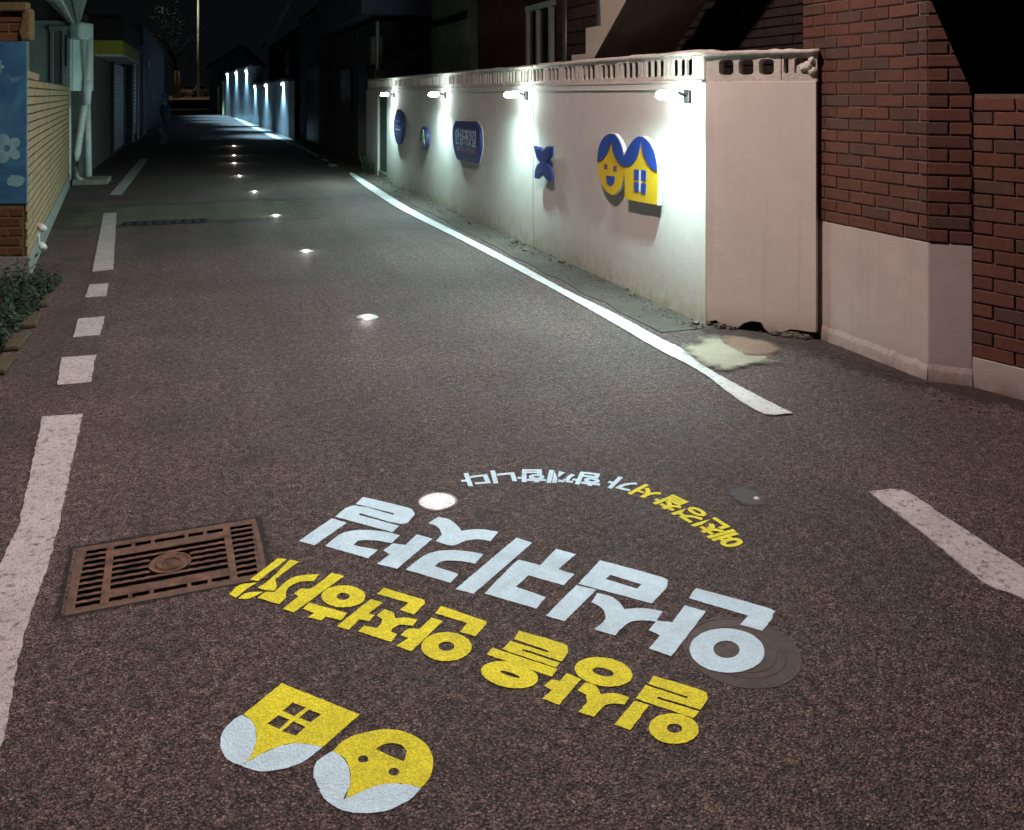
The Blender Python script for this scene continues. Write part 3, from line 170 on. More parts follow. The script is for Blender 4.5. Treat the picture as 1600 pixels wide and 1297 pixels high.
def asphalt(name, lo, mid, hi, bs=1.0):
    m, nt, bs_ = new_mat(name)
    co = wcoord(nt)
    h, v = grain_height(nt, co)
    mp = nt.nodes.new('ShaderNodeMapRange')
    mp.inputs[1].default_value = .55; mp.inputs[2].default_value = 1.35
    nt.links.new(h, mp.inputs[0])
    r = ramp(nt, mp.outputs[0], [(.12, lo), (.55, mid), (.98, hi)])
    # every stone has a tone of its own
    sc = nt.nodes.new('ShaderNodeSeparateColor'); nt.links.new(v.outputs['Color'], sc.inputs[0])
    st = ramp(nt, sc.outputs[0], [(.0, (.55, .54, .55)), (.6, (1.0, .98, .97)), (1.0, (1.9, 1.8, 1.7))])
    c = mixc(nt, 1.0, r.outputs[0], st.outputs[0], 'MULTIPLY')
    big = noise(nt, co, .55, 4, .6, .6)
    mid_n = noise(nt, co, 3.2, 4, .65, .4)
    br = ramp(nt, big.outputs[0], [(.3, (.74, .72, .72)), (.7, (1.22, 1.20, 1.16))])
    br2 = ramp(nt, mid_n.outputs[0], [(.3, (.80, .80, .80)), (.7, (1.16, 1.15, 1.13))])
    c = mixc(nt, 1.0, c, br.outputs[0], 'MULTIPLY')
    c = mixc(nt, 1.0, c, br2.outputs[0], 'MULTIPLY')
    # old oil spots and faint darker drags along the lane
    oil = noise(nt, co, 1.1, 5, .6, 1.2)
    c = mixc(nt, 1.0, c, ramp(nt, oil.outputs[0], [(.60, (1, 1, 1)), (.74, (.70, .68, .68))]).outputs[0], 'MULTIPLY')
    mg = nt.nodes.new('ShaderNodeMapping'); mg.inputs['Scale'].default_value = (3.2, .16, 1)
    nt.links.new(co, mg.inputs[0])
    dr = noise(nt, mg.outputs[0], 1, 4, .6, .3)
    c = mixc(nt, 1.0, c, ramp(nt, dr.outputs[0], [(.35, (.86, .86, .87)), (.65, (1.10, 1.09, 1.08))]).outputs[0], 'MULTIPLY')
    sp = mathn(nt, 'GREATER_THAN', sc.outputs[1], .988)
    near = mathn(nt, 'LESS_THAN', v.outputs['Distance'], .38)
    c = mixc(nt, mathn(nt, 'MULTIPLY', sp, near), c, (.34, .31, .29))
    nt.links.new(c, bs_.inputs['Base Color'])
    rr = ramp(nt, mid_n.outputs[0], [(.3, (.60,)*3), (.7, (.82,)*3)])
    nt.links.new(rr.outputs[0], bs_.inputs['Roughness'])
    bs_.inputs['Specular IOR Level'].default_value = .35
    bump(nt, bs_, h, 1.0 * bs, .0065)
    return m

def soften(m, feather_noise=14):
    """lets the rim of a stain, spill or painted light pool break up into the ground below it (rim painted by the mesh attribute)"""
    nt = m.node_tree; b = nt.nodes['Principled BSDF']
    at = nt.nodes.new('ShaderNodeAttribute'); at.attribute_name = 'inside'
    n = noise(nt, wcoord(nt), feather_noise, 6, .75)
    s = mathn(nt, 'MULTIPLY_ADD', n.outputs[0], 2.6, -1.3)
    s = mathn(nt, 'MULTIPLY_ADD', at.outputs['Fac'], 1.5, s)
    mp = nt.nodes.new('ShaderNodeMapRange'); mp.interpolation_type = 'SMOOTHSTEP'
    mp.inputs[1].default_value = .10; mp.inputs[2].default_value = 1.35
    nt.links.new(s, mp.inputs[0]); nt.links.new(mp.outputs[0], b.inputs['Alpha'])
    return m

def soft_sheet(name, outer, z, mat, parent=None, inner=None, **kw):
    """a thin sheet whose rim fades out; outer ring = 0, inner rings = 1"""
    n = len(outer)
    cx = sum(p[0] for p in outer) / n; cy = sum(p[1] for p in outer) / n
    if inner: rings = [(outer, 0), (inner, 1)]
    else: rings = [([(cx + (p[0] - cx) * k, cy + (p[1] - cy) * k) for p in outer], w) for k, w in ((1.30, 0), (.98, .5), (.70, 1), (.02, 1))]
    vs = []; at = []; fs = []
    for q, w in rings:
        vs += [(p[0], p[1], z) for p in q]; at += [w] * n
    for r in range(len(rings) - 1):
        for k in range(n if not inner else n - 1):
            k2 = (k + 1) % n; fs.append((r * n + k, r * n + k2, r * n + n + k2, r * n + n + k))
    o = MB().add(vs, fs).build(name, mat, parent, **kw)
    la = o.data.attributes.new('inside', 'FLOAT', 'POINT')
    for i, w in enumerate(at): la.data[i].value = w
    return o

def road_paint_or_light(name, col, wear=.0, asph=(.06, .052, .05), var=.35, bs=.55):  # also colours the sheets that stand for light on the road
    m, nt, b = new_mat(name)
    co = wcoord(nt)
    h, v = grain_height(nt, co)
    mp = nt.nodes.new('ShaderNodeMapRange')
    mp.inputs[1].default_value = .6; mp.inputs[2].default_value = 1.3
    mp.inputs[3].default_value = 1 - var; mp.inputs[4].default_value = 1 + var * .55
    nt.links.new(h, mp.inputs[0])
    cc = nt.nodes.new('ShaderNodeCombineColor')
    for i in range(3): nt.links.new(mp.outputs[0], cc.inputs[i])
    c = mixc(nt, 1.0, col, cc.outputs[0], 'MULTIPLY')
    n = noise(nt, co, 5, 6, .7, .5)
    c = mixc(nt, 1.0, c, ramp(nt, n.outputs[0], [(.3, (.8,)*3), (.65, (1.08,)*3)]).outputs[0], 'MULTIPLY')
    if wear > 0:
        n2 = noise(nt, co, 38, 6, .75)
        w = ramp(nt, n2.outputs[0], [(.24 + wear * .1, (.8,)*3), (.36 + wear * .1, (0,)*3)])
        c = mixc(nt, w.outputs[0], c, asph)
    nt.links.new(c, b.inputs['Base Color'])
    b.inputs['Roughness'].default_value = .7
    bump(nt, b, h, bs, .006)
    return m

def plaster(name, col, dirt=(.20, .16, .11), dirt_h=.35, var=.12, bs=.35, scale=1.0, green=0.0):
    """painted render with stains, rain streaks and splashed dirt near the ground"""
    m, nt, b = new_mat(name)
    co = wcoord(nt)
    n1 = noise(nt, co, 1.7 * scale, 6, .65, .4)
    n2 = noise(nt, co, 9 * scale, 5, .7)
    n3 = noise(nt, co, 70, 4, .6)
    c = mixc(nt, 1.0, col, ramp(nt, n1.outputs[0], [(.3, (1 - var,)*3), (.7, (1 + var * .4,)*3)]).outputs[0], 'MULTIPLY')
    c = mixc(nt, 1.0, c, ramp(nt, n2.outputs[0], [(.25, (1 - var * .7,)*3), (.6, (1.0,)*3)]).outputs[0], 'MULTIPLY')
    # streaks
    mpg = nt.nodes.new('ShaderNodeMapping'); mpg.inputs['Scale'].default_value = (14, 14, .9)
    nt.links.new(co, mpg.inputs[0])
    ns = noise(nt, mpg.outputs[0], 1, 4, .7)
    st = ramp(nt, ns.outputs[0], [(.56, (0,)*3), (.78, (1,)*3)])
    c = mixc(nt, mathn(nt, 'MULTIPLY', st.outputs[0], .22), c, dirt)
    # dirt towards the foot of the wall, patchy
    sx = nt.nodes.new('ShaderNodeSeparateXYZ'); nt.links.new(co, sx.inputs[0])
    zz = mathn(nt, 'DIVIDE', sx.outputs[2], dirt_h)
    zz = mathn(nt, 'SUBTRACT', 1.0, zz, clamp=True)
    pw = mathn(nt, 'POWER', zz, 1.6)
    dn = ramp(nt, n2.outputs[0], [(.32, (.15,)*3), (.66, (1,)*3)])
    f = mathn(nt, 'MULTIPLY', pw, dn.outputs[0], clamp=True)
    c = mixc(nt, f, c, dirt)
    # small chips and specks
    ch = ramp(nt, noise(nt, co, 26, 3, .8).outputs[0], [(.70, (0,)*3), (.76, (1,)*3)])
    c = mixc(nt, mathn(nt, 'MULTIPLY', ch.outputs[0], .35), c, (.16, .14, .12))
    nt.links.new(c, b.inputs['Base Color'])
    b.inputs['Roughness'].default_value = .85
    b.inputs['Specular IOR Level'].default_value = .25
    h = mathn(nt, 'MULTIPLY_ADD', n2.outputs[0], 1.5, n3.outputs[0])
    bump(nt, b, h, bs, .008)
    return m

def simple(name, col, rough=.6, var=.2, scale=12, metal=0, bs=.15, col2=None, spec=.4, rnd=0.0):
    m, nt, b = new_mat(name)
    co = wcoord(nt)
    n = noise(nt, co, scale, 5, .65, .3)
    a = tuple(x * (1 - var) for x in col); z = col2 or tuple(min(1, x * (1 + var)) for x in col)
    c = ramp(nt, n.outputs[0], [(.3, a), (.7, z)]).outputs[0]
    if rnd:
        oi = nt.nodes.new('ShaderNodeObjectInfo')
        rr = ramp(nt, oi.outputs['Random'], [(0, (1 - rnd,)*3), (1, (1 + rnd,)*3)])
        c = mixc(nt, 1.0, c, rr.outputs[0], 'MULTIPLY')
    nt.links.new(c, b.inputs['Base Color'])
    b.inputs['Roughness'].default_value = rough
    b.inputs['Metallic'].default_value = metal
    b.inputs['Specular IOR Level'].default_value = spec
    if bs: bump(nt, b, noise(nt, co, scale * 6, 4, .65).outputs[0], bs, .004)
    return m

def emit(name, col, s):
    m, nt, b = new_mat(name)
    b.inputs['Base Color'].default_value = (.8, .8, .8, 1)
    b.inputs['Emission Color'].default_value = rgba(col)
    b.inputs['Emission Strength'].default_value = s
    return m

def brick_mat(name, cols, rough=.8):
    m, nt, b = new_mat(name)
    co = wcoord(nt)
    oi = nt.nodes.new('ShaderNodeObjectInfo')
    st = [(i / (len(cols) - 1), c) for i, c in enumerate(cols)]
    c = ramp(nt, oi.outputs['Random'], st).outputs[0]
    n = noise(nt, co, 45, 6, .75)
    c = mixc(nt, 1.0, c, ramp(nt, n.outputs[0], [(.25, (.62,)*3), (.7, (1.18,)*3)]).outputs[0], 'MULTIPLY')
    n2 = noise(nt, co, 3, 4, .7)
    c = mixc(nt, 1.0, c, ramp(nt, n2.outputs[0], [(.3, (.78, .8, .82)), (.7, (1.1,)*3)]).outputs[0], 'MULTIPLY')
    nt.links.new(c, b.inputs['Base Color'])
    b.inputs['Roughness'].default_value = rough
    b.inputs['Specular IOR Level'].default_value = .3
    bump(nt, b, n.outputs[0], .5, .006)
    return m

M = {}
M['asphalt'] = asphalt('asphalt', (.021, .0152, .0150), (.112, .087, .086), (.215, .174, .170))
M['asphalt_patch'] = asphalt('asphalt_patch', (.022, .024, .016), (.105, .105, .074), (.19, .19, .15), .6); soften(M['asphalt_patch'], 5)
M['slogan_white'] = road_paint_or_light('slogan_white', (.58, .86, 1.0), 0, var=.13)  # white projector light put into the sheet colour
M['slogan_yellow'] = road_paint_or_light('slogan_yellow', (.80, .80, .012), 0, var=.26)  # yellow projector light, likewise carried by the colour
M['line_white'] = road_paint_or_light('line_white', (.46, .44, .435), 1.2, var=.22)
M['line_fresh'] = road_paint_or_light('line_fresh', (.52, .54, .53), .9, var=.16, bs=.35)
M['gutter'] = plaster('gutter_concrete', (.078, .070, .062), (.06, .055, .04), .02, .5, .9, 2)
M['cream'] = soften(road_paint_or_light('painted_light_pool', (.29, .26, .19), .3, var=.22, bs=.5), 7)  # warm pool of light painted as a pale surface
M['sand'] = soften(road_paint_or_light('sand_spill', (.17, .10, .065), .3, var=.3, bs=.5), 7)
M['dirt'] = soften(simple('dirt', (.034, .021, .018), .95, .5, 20, bs=.9), 9)
M['wall_plaster'] = plaster('wall_plaster', (.56, .545, .505), (.30, .27, .18), .50, .11, .16)
M['corner_plaster'] = plaster('corner_plaster', (.62, .57, .52), (.25, .17, .12), .16, .08, .14)
M['plinth_plaster'] = plaster('plinth_plaster', (.46, .40, .37), (.20, .15, .12), .16, .12, .14)
M['block_concrete'] = plaster('block_concrete', (.56, .53, .47), (.18, .15, .11), .01, .25, .6, 3)
M['door_green'] = simple('door_green', (.035, .085, .085), .5, .35, 6)
M['void'] = simple('dark_cavity', (.004, .004, .004), 1, .2, 10, bs=0)  # near-black colour puts the shade of holes into the surface
M['rubble'] = simple('rubble', (.10, .08, .06), .95, .5, 30, bs=.9)
M['brick_red'] = brick_mat('red_brick', [(.112, .045, .031), (.130, .052, .035), (.096, .041, .030), (.085, .048, .037), (.138, .058, .040), (.115, .046, .031)])
M['mortar'] = simple('mortar', (.14, .088, .078), .95, .35, 30, bs=.6)
M['mortar_light'] = simple('mortar_light', (.20, .125, .11), .95, .3, 30, bs=.5)
M['brick_tan'] = brick_mat('tan_brick', [(.38, .275, .155), (.45, .33, .18), (.30, .22, .125), (.40, .29, .16)])
M['mortar_tan'] = simple('mortar_tan', (.06, .05, .03), .95, .3, 30, bs=.4)
M['brick_orange'] = brick_mat('orange_brick', [(.115, .050, .026), (.15, .068, .032), (.09, .042, .024)])
M['mortar_yellow'] = simple('mortar_yellow', (.12, .095, .045), .9, .3, 30, bs=.4)
M['pale_render'] = plaster('pale_render', (.62, .80, .72), (.1, .1, .08), .1, .2, .2)
M['pale_trim'] = simple('pale_trim', (.45, .55, .51), .6, .15, 8)
M['dark_eave'] = simple('dark_eave', (.022, .018, .014), .8, .3, 10)
M['dark_stucco'] = simple('dark_stucco', (.14, .145, .135), .9, .4, 4)
M['black_stucco'] = simple('black_stucco', (.045, .045, .048), .9, .4, 4)
M['shutter'] = simple('shutter_steel', (.42, .50, .60), .45, .2, 6, metal=.0, spec=.5)
M['yellow_trim'] = simple('yellow_trim', (.34, .33, .035), .6, .2, 6)
M['steel'] = simple('grey_steel', (.32, .34, .35), .4, .15, 10, metal=.6)
M['white_metal'] = simple('white_metal', (.62, .64, .62), .45, .1, 10)
M['dark_metal'] = simple('dark_metal', (.03, .03, .032), .45, .3, 10, metal=.4)
M['glass_dark'] = simple('dark_glass', (.012, .018, .016), .12, .2, 3, bs=0, spec=.6)
M['pvc'] = simple('pvc_pipe', (.60, .68, .63), .45, .15, 8, bs=.05)
M['rust'] = simple('rusty_iron', (.050, .028, .020), .7, .5, 18, metal=.1, bs=.8, col2=(.19, .105, .068))
M['iron_frame'] = simple('worn_iron_frame', (.12, .08, .06), .6, .35, 20, metal=.4, bs=.5)
M['manhole_iron'] = simple('manhole_iron', (.070, .053, .047), .65, .35, 22, metal=.3, bs=.5)
M['sign_blue'] = simple('sign_blue', (.020, .060, .30), .35, .08, 6, bs=0, spec=.5)
M['sign_navy'] = simple('sign_navy', (.018, .035, .16), .35, .1, 6, bs=0, spec=.5)
M['sign_yellow'] = simple('sign_yellow', (.62, .43, .018), .45, .08, 6, bs=0)
M['sign_edge'] = simple('sign_edge', (.70, .72, .70), .5, .05, 6, bs=0)
M['sign_print'] = simple('sign_print', (.36, .46, .60), .5, .08, 6, bs=0)
M['sign_print_dim'] = simple('sign_print_dim', (.17, .16, .27), .5, .12, 30, bs=0)
M['sign_purple'] = simple('sign_purple', (.12, .07, .14), .5, .1, 6, bs=0)
M['emblem_grey'] = simple('emblem_grey', (.10, .14, .13), .35, .3, 20, bs=.1)
M['lamp_glow'] = emit('wall_lamp_glow', (.84, 1.0, .96), 110)
M['far_glow'] = emit('far_lamp_glow', (.75, .92, 1.0), 40)
M['stud_glow'] = emit('road_stud_glow', (1.0, .95, .93), 3)
M['stud_lens'] = simple('stud_lens', (.22, .21, .21), .35, .3, 60, bs=.6)
M['warm_glow'] = emit('street_lamp_glow', (1.0, .82, .7), 8)
M['stair_cream'] = plaster('stair_plaster', (.50, .46, .38), (.2, .16, .12), .01, .12, .2)
M['stair_under'] = plaster('stair_underside', (.62, .57, .50), (.08, .07, .06), .01, .2, .2)
M['siding'] = simple('brown_siding', (.12, .085, .07), .8, .3, 6, rnd=.2)
M['house_brown'] = simple('brown_house_wall', (.055, .038, .032), .85, .35, 3)
M['house_grey'] = simple('grey_green_wall', (.26, .30, .28), .85, .25, 5)
M['navy_slab'] = simple('navy_slab', (.13, .14, .22), .8, .15, 3)
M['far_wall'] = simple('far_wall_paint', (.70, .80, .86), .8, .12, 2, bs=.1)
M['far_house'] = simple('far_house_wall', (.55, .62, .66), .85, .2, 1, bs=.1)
M['lime_wall'] = simple('pale_lime_wall', (.52, .58, .30), .8, .15, 2, bs=.1)
M['terrace'] = simple('terrace_ground', (.32, .27, .17), .95, .25, .8, bs=.1)
M['car_paint'] = simple('silver_car_paint', (.45, .42, .36), .3, .05, 2, metal=.5, bs=0)
M['rubber'] = simple('rubber', (.02, .02, .02), .8, .2, 10, bs=0)
M['scooter_blue'] = simple('scooter_blue', (.03, .06, .10), .3, .1, 4, bs=0)
M['bark'] = simple('bark', (.22, .17, .10), .95, .4, 5, bs=.8)
M['leaf'] = simple('leaf', (.007, .010, .005), .8, .35, 3, bs=0, rnd=.3)
M['shrub_leaf'] = simple('shrub_leaf', (.016, .042, .022), .6, .4, 9, bs=0)
M['concrete'] = simple('concrete', (.22, .23, .21), .9, .25, 8, bs=.4)

def mural():
    m, nt, b = new_mat('mural_blue')
    co = wcoord(nt)
    n1 = noise(nt, co, 2.6, 3, .5, 1.2)
    n2 = noise(nt, co, 6.5, 4, .55, .8)
    c = ramp(nt, n1.outputs[0], [(.32, (.020, .085, .20)), (.5, (.035, .14, .26)), (.66, (.05, .19, .30))]).outputs[0]
    f = ramp(nt, n2.outputs[0], [(.57, (0,)*3), (.70, (1,)*3)]).outputs[0]
    c = mixc(nt, mathn(nt, 'MULTIPLY', f, .55), c, (.16, .32, .38))
    nt.links.new(c, b.inputs['Base Color'])
    b.inputs['Roughness'].default_value = .6
    return m
M['mural_blue'] = mural()

# ---------------------------------------------------------------- mesh helpers
class MB:
    """collects shapes and links them as ONE mesh object"""
    def __init__(s): s.v = []; s.f = []
    def add(s, vs, fs):
        o = len(s.v); s.v += [tuple(v) for v in vs]; s.f += [tuple(i + o for i in f) for f in fs]; return s
    def box(s, x0, x1, y0, y1, z0, z1, T=None):
        vs = [(x, y, z) for z in (z0, z1) for y in (y0, y1) for x in (x0, x1)]
        if T: vs = [T @ Vector(v) for v in vs]
        return s.add(vs, [(0, 2, 3, 1), (4, 5, 7, 6), (0, 1, 5, 4), (2, 6, 7, 3), (0, 4, 6, 2), (1, 3, 7, 5)])
    def tube(s, pts, r, n=10, cap=True):
        pts = [Vector(p) for p in pts]; rs = r if isinstance(r, (list, tuple)) else [r] * len(pts)
        rings = []
        up = Vector((0, 0, 1))
        for i, p in enumerate(pts):
            d = (pts[min(i + 1, len(pts) - 1)] - pts[max(i - 1, 0)]).normalized()
            a = d.cross(up)
            if a.length < .05: a = d.cross(Vector((1, 0, 0)))
            a.normalize(); b = d.cross(a).normalized()
            rings.append([p + (a * cos(2 * pi * k / n) + b * sin(2 * pi * k / n)) * rs[i] for k in range(n)])
        vs = [v for r_ in rings for v in r_]; fs = []
        for i in range(len(pts) - 1):
            for k in range(n):
                k2 = (k + 1) % n
                fs.append((i * n + k, i * n + k2, (i + 1) * n + k2, (i + 1) * n + k))
        if cap: fs += [tuple(range(n)), tuple(reversed(range((len(pts) - 1) * n, len(pts) * n)))]
        return s.add(vs, fs)
    def lathe(s, prof, c=(0, 0, 0), n=32, T=None):
        vs = []; fs = []
        for r, z in prof:
            for k in range(n):
                a = 2 * pi * k / n
                v = Vector((c[0] + r * cos(a), c[1] + r * sin(a), c[2] + z))
                vs.append(T @ v if T else v)
        for i in range(len(prof) - 1):
            for k in range(n):
                k2 = (k + 1) % n
                fs.append((i * n + k, i * n + k2, (i + 1) * n + k2, (i + 1) * n + k))
        return s.add(vs, fs)
    def prism(s, outer, holes, fn):
        """closed slab from a 2D outline with holes; fn(u, v, w) -> xyz, w = 0 back / 1 front"""
        loops = [list(outer)] + [list(h) for h in holes]
        flat = [p for l in loops for p in l]; n = len(flat)
        tris = tessellate_polygon([[Vector((p[0], p[1], 0)) for p in l] for l in loops])
        vs = [fn(p[0], p[1], 0) for p in flat] + [fn(p[0], p[1], 1) for p in flat]
        fs = [(a, b, c) for a, b, c in tris] + [(c + n, b + n, a + n) for a, b, c in tris]
        o = 0
        for l in loops:
            k = len(l)
            for i in range(k): fs.append((o + i, o + (i + 1) % k, o + (i + 1) % k + n, o + i + n))
            o += k
        return s.add(vs, fs)
    def sheet(s, outer, holes, z):
        loops = [list(outer)] + [list(h) for h in holes]
        flat_ = [p for l in loops for p in l]
        tris = tessellate_polygon([[Vector((p[0], p[1], 0)) for p in l] for l in loops])
        return s.add([(p[0], p[1], z) for p in flat_], [tuple(t_) for t_ in tris])
    def mesh(s, name, mat=None, recalc=True, shade=False):
        me = bpy.data.meshes.new(name); me.from_pydata(s.v, [], s.f)
        if recalc:
            bm = bmesh.new(); bm.from_mesh(me)
            bmesh.ops.recalc_face_normals(bm, faces=bm.faces); bm.to_mesh(me); bm.free()
        if mat: me.materials.append(mat)
        if shade:
            for p in me.polygons: p.use_smooth = True
        return me
    def build(s, name, mat, parent=None, bev=0, shade=False, **kw):
        o = bpy.data.objects.new(name, s.mesh(name, mat, shade=shade)); COL.objects.link(o)
        if parent:
            o.parent = parent
            o.matrix_parent_inverse = parent.matrix_world.inverted()
        if bev:
            b = o.modifiers.new('bevel', 'BEVEL'); b.width = bev; b.segments = 2; b.limit_method = 'ANGLE'
        return tag(o, **kw)

def tag(o, label=None, cat=None, group=None, kind=None):
    if label: o['label'] = label
    if cat: o['category'] = cat
    if group: o['group'] = group
    if kind: o['kind'] = kind
    return o

def thing(name, loc, label, cat, group=None, rz=0):
    o = bpy.data.objects.new(name, None); COL.objects.link(o)
    o.empty_display_size = .1
    o.location = loc; o.rotation_euler = (0, 0, rz)
    o.matrix_world = Matrix.Translation(loc) @ Matrix.Rotation(rz, 4, 'Z')
    return tag(o, label, cat, group)

def place(name, me, parent, mw):
    """one more object sharing a mesh, its place given in world space"""
    o = bpy.data.objects.new(name, me); COL.objects.link(o)
    o.parent = parent
    o.matrix_basis = parent.matrix_world.inverted() @ mw
    return o

def worn(q, step, amp, rnd=random.Random(77)):
    """cuts long edges into short ones and lets them wander a little, as worn paint and rough projected edges do"""
    out = []
    for i, a in enumerate(q):
        b = q[(i + 1) % len(q)]; L = hypot(b[0] - a[0], b[1] - a[1]); n = max(1, int(L / step))
        for k in range(n):
            t = k / n; am = amp if L > 1.5 * amp else 0
            out.append((a[0] + (b[0] - a[0]) * t + rnd.uniform(-am, am), a[1] + (b[1] - a[1]) * t + rnd.uniform(-am, am)))
    return out

def flat(name, outline, z, t, mat, parent=None, holes=(), **kw):
    mb = MB()
    mb.prism(outline, holes, lambda u, v, w: (u, v, z - t * (1 - w)))
    return mb.build(name, mat, parent, **kw)

def lamp(name, kind, loc, power, col, radius, parent=None, aim=None, size=150, blend=.4):
    l = bpy.data.lights.new(name, kind); l.energy = power; l.color = col
    l.shadow_soft_size = radius
    o = bpy.data.objects.new(name, l); COL.objects.link(o)
    if kind == 'SPOT':
        l.spot_size = radians(size); l.spot_blend = blend
    rot = Vector(aim).to_track_quat('-Z', 'Y').to_matrix().to_4x4() if aim else Matrix()
    mw = Matrix.Translation(loc) @ rot
    if parent:
        o.parent = parent; o.matrix_basis = parent.matrix_world.inverted() @ mw
    else: o.matrix_world = mw
    return o

def brick_mesh(name, l, h, d, mat, seed):
    """one brick, slightly uneven, origin at its lower left back corner; u along x, front at -y"""
    rnd = random.Random(seed); j = .0014
    vs = []
    for z in (0, h):
        for y in (0, -d):
            for x in (0, l):
                vs.append((x + rnd.uniform(-j, j), y + (rnd.uniform(-j, j) * 1.5 if y else 0), z + rnd.uniform(-j, j)))
    c = .004
    # front face inset for a worn arris
    f = [(c, -d - .002, c), (l - c, -d - .002, c), (l - c, -d - .002, h - c), (c, -d - .002, h - c)]
    vs += f
    fs = [(0, 2, 3, 1), (4, 5, 7, 6), (0, 4, 6, 2), (1, 3, 7, 5), (0, 1, 5, 4),
          (2, 8, 9, 3), (3, 9, 10, 7), (7, 10, 11, 6), (6, 11, 8, 2), (8, 11, 10, 9)]
    return MB().add(vs, fs).mesh(name, mat)

def brick_face(parent, A, B, z0, z1, bl, bh, joint, proud, mat, top=None, limit=300, off=0, name='brick', zmax=None):
    """real bricks on the vertical face running from A to B (seen face is on the right of A->B going)"""
    L = hypot(B[0] - A[0], B[1] - A[1]); ang = atan2(B[1] - A[1], B[0] - A[0])
    rows = int((z1 - z0) / (bh + joint) + .001)
    full = [brick_mesh('brick_shape', bl, bh, proud, mat, 11 * i + int(L * 100)) for i in range(3)]
    cache = {}
    n = 0; rest = MB()
    for r in range(rows):
        z = z0 + r * (bh + joint)
        x = -((bl + joint) / 2 if (r + off) % 2 else 0)
        while x < L - .012:
            a, b = max(x, 0), min(x + bl, L)
            if b - a > .02:
                zt = top((a + b) / 2) if top else 99
                zl_, zr_ = (top(a), top(b)) if top else (99, 99)
                if z < zr_ - .006 or z < zl_ - .012:
                    l = round(b - a, 3)
                    if abs(l - bl) < .002: me = full[(r * 3 + int(x * 7)) % 3]
                    else:
                        if l not in cache: cache[l] = brick_mesh('cut_brick_shape', l, bh, proud, mat, 5)
                        me = cache[l]
                    mw = Matrix.Translation((A[0] + cos(ang) * a, A[1] + sin(ang) * a, z)) @ Matrix.Rotation(ang, 4, 'Z') @ Matrix.Translation((0, random.uniform(-.002, .0015), random.uniform(-.0015, .0015)))
                    if z + bh > min(zl_, zr_):      # cut along the sloping top
                        bm = bmesh.new(); bm.from_mesh(me)
                        pn_ = Vector((zl_ - zr_, 0, b - a)).normalized()
                        bmesh.ops.bisect_plane(bm, geom=bm.verts[:] + bm.edges[:] + bm.faces[:], plane_co=(0, 0, zl_ - z), plane_no=pn_, clear_outer=True)
                        me = bpy.data.meshes.new('cut_brick_shape'); bm.to_mesh(me); bm.free(); me.materials.append(mat)
                        if not me.polygons: x += bl + joint; continue
                    if n < limit and (zmax is None or z < zmax):
                        place(name, me, parent, mw); n += 1
                    else:
                        rest.add([mw @ v.co for v in me.vertices], [tuple(p.vertices) for p in me.polygons])
            x += bl + joint
    return rest

# ================================================================ GROUND
# the road sheet is left open under the drain grate
GX0, GX1, GY0, GY1 = -.345, .175, 2.89, 3.25
road = MB()
xs = [-200, GX0, GX1, 200]; ys = [-200, GY0, GY1, 400]
for i in range(3):
    for j in range(3):
        if i == 1 and j == 1: continue
        road.add([(xs[i], ys[j], 0), (xs[i + 1], ys[j], 0), (xs[i + 1], ys[j + 1], 0), (xs[i], ys[j + 1], 0)], [(0, 1, 2, 3)])
road.build('road', M['asphalt'], kind='structure')

def blob(cx, cy, rx, ry, n=26, j=.12, seed=1):
    r = random.Random(seed)
    return [(cx + rx * (1 + r.uniform(-j, j)) * cos(2 * pi * k / n), cy + ry * (1 + r.uniform(-j, j)) * sin(2 * pi * k / n)) for k in range(n)]

# strip of newer asphalt crossing the left half of the alley, with a black sheet for the shade in its slot
rr = random.Random(4)
pl = [(-1.55 + .21 * i, 11.1 + rr.uniform(-.05, .05)) for i in range(14)] + [(1.25 - .21 * i, 13.1 + rr.uniform(-.12, .12)) for i in range(14)]
soft_sheet('road_patch', pl, .003, M['asphalt_patch'], kind='structure')
slot = thing('drain_slot', (0, 0, 0), 'narrow drain slot drawn as a black sheet on the patched asphalt left of the alley middle', 'drain')
flat('slot_shade', [(-.86, 11.05), (.10, 11.02), (.13, 11.36), (-.80, 11.40)], .007, .002, M['void'], slot)  # flat black sheet above the road, painting the slot's shaded depth
for k in range(9):
    x = -.80 + k * .105
    MB().box(x, x + .03, 11.07, 11.34, .006, .013).build('bar', M['dark_metal'], slot)

# gutter strip between line and wall
g = []
rr = random.Random(9)
for i in range(46):
    y = 5.0 + i * .28; g.append((2.74 + rr.uniform(-.02, .03), y))
g += [(3.13, 17.6), (3.13, 5.0)]
flat('gutter', g, .005, .005, M['gutter'], kind='structure')

# crumbs of mortar, gravel and leaves along the foot of the wall: nobody could count them
cr = MB()
for i in range(1100):
    t = random.random() ** 1.3
    y = 5.0 + t * 12.3; x = 3.085 - abs(random.gauss(0, .10)); s = random.uniform(.002, .008) * (1 + t)
    if x < 2.72: continue
    if random.random() < .012: s *= 3.2
    ro = Matrix.Translation((x, y, .005 + s * .4)) @ Matrix.Rotation(random.uniform(0, 6), 4, 'Z') @ Matrix.Rotation(random.uniform(-.5, .5), 4, 'X')
    cr.box(-s, s * random.uniform(.5, 1), -s * .7, s * .7, -s * .5, s * random.uniform(.2, .6), T=ro)
for i in range(160):
    y = random.uniform(3.2, 5.0); x = 3.5 + (4.6 - y) * .07 - abs(random.gauss(0, .10)); s = random.uniform(.002, .006)
    ro = Matrix.Translation((x, y, .003 + s * .4)) @ Matrix.Rotation(random.uniform(0, 6), 4, 'Z')
    cr.box(-s, s, -s * .7, s * .7, -s * .5, s * .5, T=ro)
cr.build('gravel', M['rubble'], kind='stuff')

